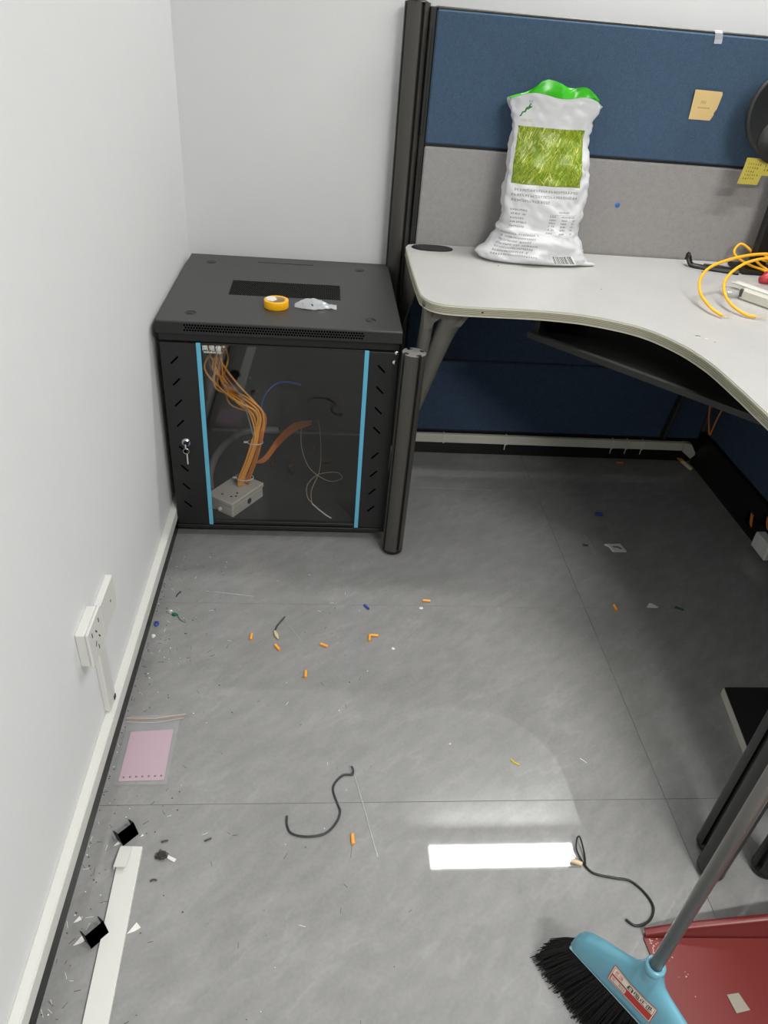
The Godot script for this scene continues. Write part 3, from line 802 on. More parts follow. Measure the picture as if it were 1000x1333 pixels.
	for i in 9:
		st = new_st()
		var c := Vector3(rng.randf_range(-0.035, 0.012), 0.004 + rng.randf_range(0, 0.004), rng.randf_range(-0.014, 0.016))
		var dr := Vector3(cos(i * 2.1), 0.1, sin(i * 2.1)) * 0.009
		tube(st, [c - dr, c + dr], 0.0022, 6); tube(st, [c + dr * 0.9, c + dr * 1.2], 0.005, 8)
		obj("screw", st, M.post_dark if i % 3 else M.steel, t)

# ---------------------------------------------------------------- loose posts
func loose_post(at: Vector3, r: float, h: float, turn: float, label: String, lean := 0.0, dark := true) -> void:
	var t := thing("partition_post", label, "post", at, 0.0, "loose dark aluminium posts")
	t.rotation.z = lean
	var st := new_st(); upright(st, slotted(r, turn), 0.012, h); obj("profile", st, M.post_shade if dark else M.post, t)
	st = new_st()
	var pl := slotted(r * 0.985, turn)
	upright(st, pl, h, h + 0.0012); obj("cut_end", st, M.alu, t)
	st = new_st(); lathe(st, [Vector2(0, 0.0), Vector2(r * 0.55, 0.0), Vector2(r * 0.6, 0.006), Vector2(r * 1.0, 0.008), Vector2(r * 1.02, 0.016), Vector2(r * 0.98, 0.018), Vector2(0, 0.018)], 28); obj("foot_cap", st, M.black_plastic, t)

func posts() -> void:
	loose_post(Vector3(0.6545, 0, 0.628), 0.0308, 0.632, PI / 2 * 3 + 0.45, "dark slotted aluminium post standing at the front of the cabinet", -0.010, false)
	loose_post(Vector3(1.230, 0, 1.582), 0.0262, 0.70, 0.5, "dark post standing beyond the other two behind the broom handle")
	loose_post(Vector3(1.209, 0, 1.632), 0.0262, 0.70, 0.8, "dark post between its neighbours, crossed by the broom handle")
	loose_post(Vector3(1.322, 0, 1.632), 0.026, 0.60, 0.3, "dark post at the frame edge right of the broom handle")

# ---------------------------------------------------------------- things on the left wall
func wall_fittings() -> void:
	var t := thing("cable_trunking", "white plastic cable trunking along the foot of the wall", "trunking", Vector3(0.0, 0.066, 3.0))
	var st := new_st(); box(st, Vector3(0.009, 0.017, -0.005), Vector3(0.018, 0.036, 6.03), 0.002); obj("trunking_base", st, M.white_plastic, t)
	for seg in [[0.0, 0.602], [0.604, 1.3395], [1.341, 3.2], [3.202, 6.0]]:
		st = new_st(); box(st, Vector3(0.0187, 0.018, (seg[0] + seg[1]) * 0.5 - 3.0), Vector3(0.003, 0.033, seg[1] - seg[0]), 0.001); obj("trunking_cover", st, M.white_plastic, t)
	t = thing("cable_cover", "slim white cable cover rising from the trunking to the sockets", "cable cover", Vector3(0.0, 0.104, 1.306))
	st = new_st(); box(st, Vector3(0.006, 0.098, 0), Vector3(0.012, 0.196, 0.042), 0.0015); obj("cover", st, M.white_plastic, t)
	st = new_st(); box(st, Vector3(0.0125, 0.006, -0.014), Vector3(0.002, 0.010, 0.010)); obj("notch", st, M.black, t)
	# sockets
	t = thing("wall_plate", "blank white wall plate with one screw hole above the trunking", "wall plate", Vector3(0.0, 0.314, 1.232))
	st = new_st(); box(st, Vector3(0.007, 0, 0), Vector3(0.014, 0.080, 0.096), 0.002); obj("plate", st, M.white_plastic, t)
	st = new_st(); lathe(st, [Vector2(0, 0.0003), Vector2(0.003, 0.0003), Vector2(0.003, 0)], 12, Transform3D(Basis(Vector3.BACK, -PI / 2), Vector3(0.014, 0.0, -0.012))); obj("screw_hole", st, M.post, t)
	t = thing("wall_socket", "white power socket on a raised box beside the blank plate", "socket", Vector3(0.0, 0.342, 1.349))
	st = new_st(); box(st, Vector3(0.009, 0, 0), Vector3(0.018, 0.080, 0.080), 0.002); obj("back_box", st, M.white_plastic, t)
	st = new_st(); box(st, Vector3(0.0215, 0, 0), Vector3(0.006, 0.084, 0.084), 0.0025); obj("face_plate", st, M.white_plastic, t)
	for p in [[0.012, 0.0, 0.6], [-0.010, 0.010, -0.6], [-0.010, -0.012, 0.6], [0.022, 0.022, 0.0], [0.022, -0.02, 0.0], [-0.026, 0.0, 0.0]]:
		st = new_st(); box(st, Vector3.ZERO, Vector3(0.0006, 0.010, 0.0028), 0.0, Transform3D(Basis(Vector3.RIGHT, p[2]), Vector3(0.0247, p[0], p[1]))); obj("socket_slot", st, M.black, t)
	# blue dot mark on the grey panel, paper and tape on the partition
	st = new_st(); lathe(st, [Vector2(0, 0.0006), Vector2(0.0075, 0.0006), Vector2(0.0078, 0)], 18, Transform3D(Basis(Vector3.RIGHT, PI / 2), Vector3(1.322, 0.898, 0.035)))
	tag(obj("round_sticker", st, mat(Color(0.22, 0.42, 0.72), 0.5)), "small round blue sticker on the grey partition panel", "sticker")
	t = thing("paper_note", "tan folded paper note stuck on the blue partition panel", "note", Vector3(1.505, 1.18, 0.036))
	st = new_st()
	var pl := PackedVector2Array([Vector2(-0.042, 0.038), Vector2(0.038, 0.037), Vector2(0.041, 0.030), Vector2(0.038, -0.006), Vector2(0.033, -0.016), Vector2(0.034, -0.022), Vector2(0.028, -0.037), Vector2(-0.036, -0.037)])
	prism(st, pl, 0.001, 0.0022, Transform3D(Basis(Vector3.RIGHT, 0.10), Vector3(0, 0, 0.004))); obj("sheet", st, mat(Color(0.90, 0.78, 0.54), 0.7), t)
	st = new_st()
	for k in 9:
		box(st, Vector3(-0.018 + k * 0.004, -0.006, 0.0022), Vector3(0.002, 0.003, 0.0003), 0.0, Transform3D(Basis(Vector3.RIGHT, 0.10), Vector3(0, 0, 0.004)))
	for k in 4: box(st, Vector3(-0.014 + k * 0.004, 0.008, 0.0022), Vector3(0.0012, 0.008, 0.0003), 0.0, Transform3D(Basis(Vector3.RIGHT, 0.10), Vector3(0, 0, 0.004)))
	obj("handwriting", st, mat(Color(0.60, 0.48, 0.30), 0.8), t)
	st = new_st()
	var tp := [Vector3(1.477, 1.3585, 0.0), Vector3(1.477, 1.3588, 0.028), Vector3(1.478, 1.352, 0.0375), Vector3(1.480, 1.338, 0.040), Vector3(1.479, 1.328, 0.044)]
	for i in 4:
		var w := Vector3(0.022, 0.001, 0)
		quad(st, tp[i + 1], tp[i + 1] + w, tp[i] + w, tp[i])
	tag(obj("tape_scrap", st, clear(Color(0.9, 0.9, 0.92), 0.38, 0.2)), "scrap of clear tape hanging over the partition's top edge", "tape")

# ---------------------------------------------------------------- things on the desk
func bag_print() -> ImageTexture:
	var W := 512
	var H := 860
	var img := rgb8(W, H)
	img.fill(Color(0.83, 0.835, 0.84))
	var r := RandomNumberGenerator.new(); r.seed = 3
	# rice field picture
	var x0 := 36; var x1 := 440; var y0 := 140; var y1 := 430
	img.fill_rect(Rect2i(x0, y0, x1 - x0, y1 - y0), Color(0.42, 0.50, 0.06))
	for i in 1500:
		var x := r.randf_range(x0, x1)
		var y := r.randf_range(y0, y1)
		var ang := r.randf_range(0.9, 1.35) if r.randf() < 0.75 else r.randf_range(1.8, 2.5)
		var ln := r.randf_range(14, 60)
		var k := r.randf()
		var c := Color(0.36, 0.52, 0.04).lerp(Color(0.74, 0.74, 0.24), k)
		if k > 0.93: c = Color(0.88, 0.86, 0.56)
		var tw := r.randi_range(2, 4)
		for s in int(ln):
			var px := int(x + cos(ang) * s + 4.0 * sin(s * 0.05))
			var py := int(y - sin(ang) * s)
			if px >= x0 and px + tw < x1 and py >= y0 and py < y1: img.fill_rect(Rect2i(px, py, tw, 2), c)
	var ink := Color(0.08, 0.08, 0.08)
	scrawl(img, 56, 452, 13, 25, ink, 2, 5)
	scrawl(img, 42, 480, 13, 26, ink, 2, 6)
	scrawl(img, 42, 508, 13, 15, ink, 2, 7)
	var soft := Color(0.20, 0.20, 0.20)
	for k in 5: scrawl(img, 40, 562 + k * 22, 9, 9 - (k % 3), soft, 2, 20 + k)
	scrawl(img, 330, 560, 10, 6, soft, 2, 31)
	for k in 6:
		scrawl(img, 276, 584 + k * 18, 8, 4, soft, 2, 40 + k); scrawl(img, 350, 584 + k * 18, 8, 4 if k else 9, soft, 1, 50 + k)
		if k: scrawl(img, 420, 584 + k * 18, 8, 2, soft, 2, 60 + k)
	img.fill_rect(Rect2i(272, 578, 170, 1), soft)
	for k in 7: scrawl(img, 16 + k * 3, 690 + k * 19, 9, 20 - (k % 3) * 2, soft, 2, 70 + k)
	# bar code
	var bx := 330
	img.fill_rect(Rect2i(bx - 4, 796, 110, 50), Color(0.93, 0.93, 0.93))
	while bx < 430:
		var bw := r.randi_range(1, 4)
		img.fill_rect(Rect2i(bx, 800, bw, 40), Color(0.15, 0.15, 0.15)); bx += bw + r.randi_range(2, 4)
	# green brush mark with a small gold line below
	for s in 60:
		img.fill_rect(Rect2i(46 + s, int(92 - s * 0.75 + 3.0 * sin(s * 0.3)), 7 - absi(s - 30) / 8, 5), Color(0.10, 0.42, 0.20))
	for s in 20: img.fill_rect(Rect2i(84 + s, 66 - s / 2, 10, 4), Color(0.20, 0.52, 0.22))
	scrawl(img, 52, 108, 11, 5, Color(0.72, 0.62, 0.34), 2, 90)
	scrawl(img, 96, 32, 10, 2, Color(0.3, 0.45, 0.35), 2, 91)
	return ImageTexture.create_from_image(img)

func desk_items() -> void:
	# rice bag leaning on the partition
	var t := thing("rice_bag", "white open rice bag with green field picture standing on the desk", "bag", Vector3(1.06, 0.75, 0.135))
	var o := t.position
	# height, left x, right x, middle z, half depth
	var rows := [[0.7505, 0.905, 1.205, 0.155, 0.050], [0.757, 0.890, 1.222, 0.155, 0.066], [0.768, 0.886, 1.215, 0.153, 0.074], [0.785, 0.896, 1.200, 0.150, 0.077], [0.805, 0.912, 1.192, 0.146, 0.076], [0.825, 0.930, 1.186, 0.142, 0.072], [0.840, 0.928, 1.182, 0.140, 0.070], [0.850, 0.940, 1.182, 0.139, 0.064], [0.880, 0.940, 1.184, 0.136, 0.062], [0.915, 0.935, 1.186, 0.132, 0.060], [0.950, 0.931, 1.186, 0.128, 0.057], [0.985, 0.931, 1.184, 0.124, 0.054], [1.020, 0.932, 1.181, 0.120, 0.050], [1.060, 0.935, 1.177, 0.114, 0.046], [1.100, 0.934, 1.175, 0.108, 0.044], [1.130, 0.925, 1.178, 0.104, 0.046], [1.155, 0.918, 1.186, 0.100, 0.050], [1.172, 0.916, 1.194, 0.098, 0.054]]
	var nz := FastNoiseLite.new(); nz.seed = 12; nz.frequency = 9.0; nz.fractal_octaves = 3
	var creases := FastNoiseLite.new(); creases.seed = 19; creases.frequency = 14.0; creases.noise_type = FastNoiseLite.TYPE_CELLULAR; creases.cellular_return_type = FastNoiseLite.RETURN_DISTANCE2_SUB
	var N := 72
	var sub := 4
	var fine := []
	for i in rows.size() - 1:
		for k in sub:
			var row := []
			for c in 5:
				var p0: float = rows[maxi(i - 1, 0)][c]; var p1: float = rows[i][c]; var p2: float = rows[i + 1][c]; var p3: float = rows[mini(i + 2, rows.size() - 1)][c]
				row.append(cubic_interpolate(p1, p2, p0, p3, float(k) / sub))
			fine.append(row)
	fine.append(rows[-1])
	var pos := func(row: Array, j: int, inset: float, lift: float) -> Vector3:
		var a := TAU * j / N
		var ca := cos(a); var sa := sin(a)
		var hx: float = (row[2] - row[1]) * 0.5 - inset
		var hz: float = row[4] - inset
		var ex := 0.75
		var x: float = (row[1] + row[2]) * 0.5 + signf(ca) * pow(absf(ca), ex) * hx
		var z: float = row[3] + signf(sa) * pow(absf(sa), 0.85) * hz
		var y: float = row[0]
		var low := 1.0 - smoothstep(0.78, 0.90, y)
		var top := smoothstep(1.10, 1.17, y)
		var d := nz.get_noise_3d(x, y * 1.3, z) * (0.012 + 0.008 * low) - absf(nz.get_noise_3d(x * 2.0 + 5.0, y * 2.6, z)) * 0.012 - maxf(0.0, 0.35 + creases.get_noise_2d(x + 0.4 * y, y - 0.5 * x)) * 0.006
		d *= smoothstep(0.7505, 0.775, y)
		var dir := Vector3(ca * 0.4, 0, sa).normalized()
		var p := Vector3(x, y, z) + dir * d
		# gusset folds along both sides
		var g := exp(-pow((absf(ca) - 1.0) / 0.03, 2.0)) * 0.018 * smoothstep(0.84, 0.95, y) * (1.0 - top * 0.5)
		p.x -= signf(ca) * g
		# wavy mouth
		p.y += top * (0.010 * sin(a * 1.0 + 0.4) * (1.0 if sa > 0 else 0.3) + 0.006 * sin(x * 40.0) - 0.016 * maxf(0.0, (x - 1.10) / 0.09) * (1.0 if sa > 0 else 0.2)) + lift
		p.z = maxf(p.z, 0.042 + (0.002 if inset > 0 else 0.0))
		return p - o
	var front := new_st(); front.set_smooth_group(4)
	var back := new_st(); back.set_smooth_group(4)
	for i in fine.size() - 1:
		for j in N:
			var st := front if j < N / 2 else back
			var A: Vector3 = pos.call(fine[i], j, 0.0, 0.0); var B: Vector3 = pos.call(fine[i], j + 1, 0.0, 0.0)
			var C: Vector3 = pos.call(fine[i + 1], j + 1, 0.0, 0.0); var D: Vector3 = pos.call(fine[i + 1], j, 0.0, 0.0)
			var u0 := 0.5 + 0.5 * signf(cos(TAU * j / N)) * pow(absf(cos(TAU * j / N)), 0.75)
			var u1 := 0.5 + 0.5 * signf(cos(TAU * (j + 1) / N)) * pow(absf(cos(TAU * (j + 1) / N)), 0.75)
			var v0: float = (1.172 - fine[i][0]) / 0.42
			var v1: float = (1.172 - fine[i + 1][0]) / 0.42
			quad_uv(st, A, D, C, B, Vector2(u0, v0), Vector2(u0, v1), Vector2(u1, v1), Vector2(u1, v0))
	var pm := mat(Color.WHITE, 0.36); pm.albedo_texture = bag_print()
	obj("printed_front", front, pm, t)
	for j in N:
		var A: Vector3 = pos.call(fine[0], j, 0.0, 0.0); var B: Vector3 = pos.call(fine[0], j + 1, 0.0, 0.0)
		quad_uv(back, A, B, Vector3(0, 0.001, 0.02), Vector3(0, 0.001, 0.02))
	obj("plain_back", back, mat(Color(0.83, 0.835, 0.84), 0.36), t)
	var liner := new_st(); liner.set_smooth_group(4)
	for i in range(fine.size() - 10, fine.size() - 1):
		for j in N:
			var bk := func(jj: int) -> float:
				var x := cos(TAU * jj / N)
				return (0.046 * exp(-pow((x + 0.05) / 0.26, 2.0)) + 0.026 * exp(-pow((x - 0.55) / 0.35, 2.0)) if sin(TAU * jj / N) < 0.05 else 0.0) + 0.0005
			var f0: float = smoothstep(1.13, 1.172, fine[i][0]); var f1: float = smoothstep(1.13, 1.172, fine[i + 1][0])
			quad(liner, pos.call(fine[i], j, 0.0015, bk.call(j) * f0), pos.call(fine[i], j + 1, 0.0015, bk.call(j + 1) * f0), pos.call(fine[i + 1], j + 1, 0.0015, bk.call(j + 1) * f1), pos.call(fine[i + 1], j, 0.0015, bk.call(j) * f1))
	obj("green_liner", liner, mat(Color(0.22, 0.72, 0.06), 0.25), t)
	var tail := new_st()
	var tl := []
	for i in 9:
		tl.append(Vector3(1.185 + i * 0.0068, 0.760 - i * 0.0007, 0.180 + 0.006 * sin(i * 0.5)) - o)
	tube(tail, tl, [0.016, 0.0155, 0.014, 0.012, 0.0105, 0.009, 0.0085, 0.0085, 0.004], 10, 1.0, 0.55)
	obj("folded_corner", tail, mat(Color(0.83, 0.835, 0.84), 0.36), t)

	# black hooked bracket
	t = thing("plastic_hook", "black plastic hook with upturned end lying at the desk back", "hook", Vector3(1.62, 0.75, 0.13))
	var st := new_st()
	tube(st, curve([Vector3(-0.062, 0.030, -0.018), Vector3(-0.060, 0.018, -0.012), Vector3(-0.052, 0.007, -0.004), Vector3(-0.030, 0.006, 0.010), Vector3(0.02, 0.006, 0.030), Vector3(0.075, 0.007, 0.052)], 6), 0.0085, 10, 1.1, 0.65); obj("arm", st, M.black_plastic, t)
	st = new_st(); tube(st, [Vector3(-0.064, 0.018, -0.02), Vector3(-0.063, 0.034, -0.022), Vector3(-0.062, 0.040, -0.022)], [0.012, 0.012, 0.006], 10, 1.0, 0.5); obj("pad", st, M.black, t)
	st = new_st(); tube(st, curve([Vector3(1.62, 0.754, 0.10), Vector3(1.66, 0.756, 0.115), Vector3(1.70, 0.754, 0.125), Vector3(1.76, 0.756, 0.12)], 5), 0.003, 6)
	tag(obj("thin_cable", st, M.cable_black), "thin black cable behind the hook on the desk", "cable")
	st = new_st(); lathe(st, [Vector2(0, 0.002), Vector2(0.004, 0.001), Vector2(0.0045, 0)], 8, Transform3D(Basis.IDENTITY, Vector3(1.585, 0.75, 0.175)))
	tag(obj("black_crumb", st, M.black), "tiny black crumb in front of the hook on the desk", "crumb")
	# yellow cables with cut ends
	t = thing("yellow_cable", "yellow network cable with its cut end nearest the desk edge", "cable", Vector3(1.6, 0.75, 0.4), 0.0, "yellow cables on the desk")
	o = t.position
	st = new_st(); tube(st, curve([Vector3(1.79, 0.757, 0.37) - o, Vector3(1.835, 0.785, 0.31) - o, Vector3(1.80, 0.825, 0.265) - o, Vector3(1.73, 0.838, 0.27) - o, Vector3(1.62, 0.842, 0.32) - o, Vector3(1.505, 0.828, 0.38) - o, Vector3(1.45, 0.808, 0.43) - o, Vector3(1.428, 0.782, 0.49) - o, Vector3(1.432, 0.765, 0.56) - o, Vector3(1.450, 0.757, 0.595) - o], 6), 0.0041, 8); obj("sheath", st, M.yellow_cable, t)
	st = new_st(); for a in 3: tube(st, [Vector3(1.450, 0.757, 0.594) - o, Vector3(1.468 + a * 0.004, 0.755 + a * 0.002, 0.602 - a * 0.010) - o], 0.0008, 5)
	obj("bare_wires", st, M.tan, t)
	t = thing("yellow_cable", "yellow network cable bending beside the white clip", "cable", Vector3(1.6, 0.75, 0.4), 0.0, "yellow cables on the desk")
	st = new_st(); tube(st, curve([Vector3(1.80, 0.757, 0.43) - o, Vector3(1.842, 0.785, 0.36) - o, Vector3(1.80, 0.823, 0.295) - o, Vector3(1.72, 0.835, 0.30) - o, Vector3(1.62, 0.832, 0.345) - o, Vector3(1.545, 0.812, 0.40) - o, Vector3(1.505, 0.790, 0.46) - o, Vector3(1.498, 0.770, 0.525) - o, Vector3(1.520, 0.758, 0.575) - o, Vector3(1.545, 0.757, 0.588) - o], 6), 0.0041, 8); obj("sheath", st, M.yellow_cable, t)
	st = new_st(); for a in 3: tube(st, [Vector3(1.545, 0.757, 0.588) - o, Vector3(1.566 + a * 0.004, 0.756, 0.600 - a * 0.012) - o], 0.0009, 5)
	obj("bare_wires", st, M.tan, t)
	st = new_st(); tube(st, curve([Vector3(1.838, 0.757, 0.30), Vector3(1.80, 0.765, 0.22), Vector3(1.745, 0.77, 0.13), Vector3(1.715, 0.79, 0.085), Vector3(1.735, 0.815, 0.07), Vector3(1.765, 0.80, 0.09), Vector3(1.775, 0.775, 0.14), Vector3(1.81, 0.76, 0.22), Vector3(1.83, 0.757, 0.33)], 6), 0.0042, 8)
	tag(obj("yellow_cable", st, M.yellow_cable), "yellow network cable looped upright at the desk back", "cable", "yellow cables on the desk")
	st = new_st(); tube(st, curve([Vector3(1.842, 0.80, 0.20), Vector3(1.83, 0.79, 0.16), Vector3(1.79, 0.785, 0.13), Vector3(1.775, 0.81, 0.10), Vector3(1.79, 0.80, 0.13), Vector3(1.825, 0.765, 0.24), Vector3(1.84, 0.757, 0.36)], 6), 0.0042, 8)
	tag(obj("yellow_cable", st, M.yellow_cable), "yellow network cable in a tight loop next to the red plug", "cable", "yellow cables on the desk")
	t = thing("red_plug", "red rubber grip with clear end at the frame edge on the desk", "grip", Vector3(1.765, 0.75, 0.25))
	st = new_st(); lathe(st, [Vector2(0, -0.03), Vector2(0.016, -0.03), Vector2(0.020, -0.02), Vector2(0.020, 0.02), Vector2(0.014, 0.03), Vector2(0.010, 0.045), Vector2(0, 0.045)], 20, Transform3D(Basis(Vector3.BACK, PI / 2 + 0.2).rotated(Vector3.UP, 0.3), Vector3(0, 0.020, 0))); obj("grip", st, mat(Color(0.72, 0.20, 0.22), 0.35), t)
	st = new_st(); lathe(st, [Vector2(0, 0.0), Vector2(0.013, 0.0), Vector2(0.013, 0.02), Vector2(0, 0.024)], 16, Transform3D(Basis(Vector3.RIGHT, PI / 2), Vector3(0.0, 0.014, 0.018))); obj("clear_end", st, M.clear, t)
	# white clip with clear disc
	t = thing("desk_clip", "white plastic clip with clear disc lying beside the yellow cables", "clip", Vector3(1.612, 0.75, 0.445), -1.05)
	t.scale = Vector3.ONE * 1.25
	st = new_st(); box(st, Vector3(0.035, 0.012, 0.0), Vector3(0.13, 0.024, 0.032), 0.004); obj("body", st, M.old_plastic, t)
	st = new_st(); box(st, Vector3(0.02, 0.026, -0.006), Vector3(0.17, 0.006, 0.018), 0.002); obj("lever", st, M.white_plastic, t)
	st = new_st(); lathe(st, [Vector2(0, 0.004), Vector2(0.022, 0.004), Vector2(0.025, 0.008), Vector2(0.025, 0.012), Vector2(0.021, 0.014), Vector2(0, 0.014)], 26, Transform3D(Basis.IDENTITY, Vector3(-0.052, 0, 0.012))); obj("disc", st, M.clear, t)
	st = new_st(); box(st, Vector3(-0.026, 0.014, 0.010), Vector3(0.010, 0.018, 0.014), 0.002); obj("stop", st, M.post, t)
	st = new_st(); lathe(st, [Vector2(0.0, 0.0), Vector2(0.020, 0.0), Vector2(0.022, 0.006), Vector2(0.018, 0.016), Vector2(0.0, 0.018)], 18, Transform3D(Basis.IDENTITY, Vector3(1.668, 0.75, 0.535)))
	tag(obj("plastic_dome", st, M.clear), "clear plastic cap on the desk at the frame edge", "cap")
	# worn spot of paint flakes near the edge
	for i in 7:
		st = new_st()
		var p := Vector3(1.318 + i * 0.006 + rng.randf_range(-0.006, 0.006), 0.7503, 0.735 + i * 0.005 + rng.randf_range(-0.012, 0.012))
		flake(st, p, rng.randf_range(0.003, 0.008), rng.randf() * 3.0)
		tag(obj("paint_flake", st, [M.box_grey, M.paper, M.pipe_grey][i % 3]), "greyish flake on the white desk by its curved edge", "flake", "flakes on the desk edge")
	st = new_st(); flake(st, Vector3(0.935, 0.7503, 0.235), 0.0028, 0.4)
	tag(obj("dark_fleck", st, M.black), "dark fleck on the desk in front of the rice bag", "fleck")
	st = new_st(); flake(st, Vector3(1.19, 0.7503, 0.405), 0.0024, 1.4)
	tag(obj("dark_fleck", st, M.post), "dark fleck on the open middle of the desk", "fleck")
	# round black device on a stand, notes stuck to it
	t = thing("disc_stand", "round black disc on a dark stand at the frame edge of the desk", "stand", Vector3(1.72, 0.75, 0.13))
	st = new_st(); lathe(st, [Vector2(0, -0.018), Vector2(0.085, -0.018), Vector2(0.108, -0.008), Vector2(0.112, 0.0), Vector2(0.112, 0.008), Vector2(0.106, 0.012), Vector2(0.100, 0.008), Vector2(0, 0.006)], 48, Transform3D(Basis(Vector3.RIGHT, PI / 2 - 0.15), Vector3(-0.02, 0.428, 0.0))); var disc := obj("disc", st, M.post_dark, t)
	st = new_st(); lathe(st, [Vector2(0, 0.02), Vector2(0.03, 0.018), Vector2(0.052, 0.009), Vector2(0.055, 0.006)], 30, Transform3D(Basis(Vector3.RIGHT, PI / 2 - 0.15), Vector3(-0.030, 0.362, 0.014))); obj("hub", st, M.black, disc)
	st = new_st(); box(st, Vector3(0.065, 0.20, -0.02), Vector3(0.05, 0.39, 0.03), 0.006); obj("stand", st, M.black_plastic, t)
	st = new_st(); box(st, Vector3(0.055, 0.006, -0.005), Vector3(0.13, 0.012, 0.11), 0.005); obj("base", st, M.black_plastic, t)
	for i in 2:
		var W := 96
		var img := rgb8(W, W)
		img.fill(Color(0.74, 0.68, 0.29))
		for k in 5:
			for j in 6 - (k % 3):
				img.fill_rect(Rect2i(16 + j * 11 + (k % 2) * 3, 22 + k * 13, 2 + (j * k) % 6, 2), Color(0.22, 0.20, 0.10))
				img.fill_rect(Rect2i(18 + j * 11, 18 + k * 13, 2, 4 + (j + k) % 6), Color(0.25, 0.22, 0.10))
		var nm := mat(Color.WHITE, 0.8); nm.albedo_texture = ImageTexture.create_from_image(img)
		st = new_st()
		var b := Vector3(1.612, 1.000, 0.155) if i == 0 else Vector3(1.668, 1.025, 0.152)
		var w := 0.062 if i == 0 else 0.075
		var h := 0.068
		var lean := 0.012 if i == 0 else 0.004
		for s in 4:
			var y0 := h * s / 4.0; var y1 := h * (s + 1) / 4.0
			var z0 := -0.010 * pow(y0 / h, 2.0); var z1 := -0.010 * pow(y1 / h, 2.0)
			quad_uv(st, b + Vector3(lean * s / 4.0, y0, z0), b + Vector3(w + lean * s / 4.0, y0, z0), b + Vector3(w + lean * (s + 1) / 4.0, y1, z1), b + Vector3(lean * (s + 1) / 4.0, y1, z1), Vector2(0, 1 - s / 4.0), Vector2(1, 1 - s / 4.0), Vector2(1, 0.75 - s / 4.0), Vector2(0, 0.75 - s / 4.0))
		tag(obj("sticky_note", st, nm), ["yellow sticky note with handwriting, the lower and outer of two", "yellow sticky note overlapping the other beneath the black disc"][i], "note", "yellow sticky notes")

func flake(st: SurfaceTool, p: Vector3, r: float, turn: float, thick := 0.0006) -> void:
	var n := 5
	var pts := []
	for k in n:
		var a := turn + TAU * k / n
		pts.append(Vector2(p.x + cos(a) * r * (0.55 + 0.45 * absf(sin(k * 2.3 + turn))), p.z + sin(a) * r * 0.7))
	flat(st, pts, p.y, p.y + thick)

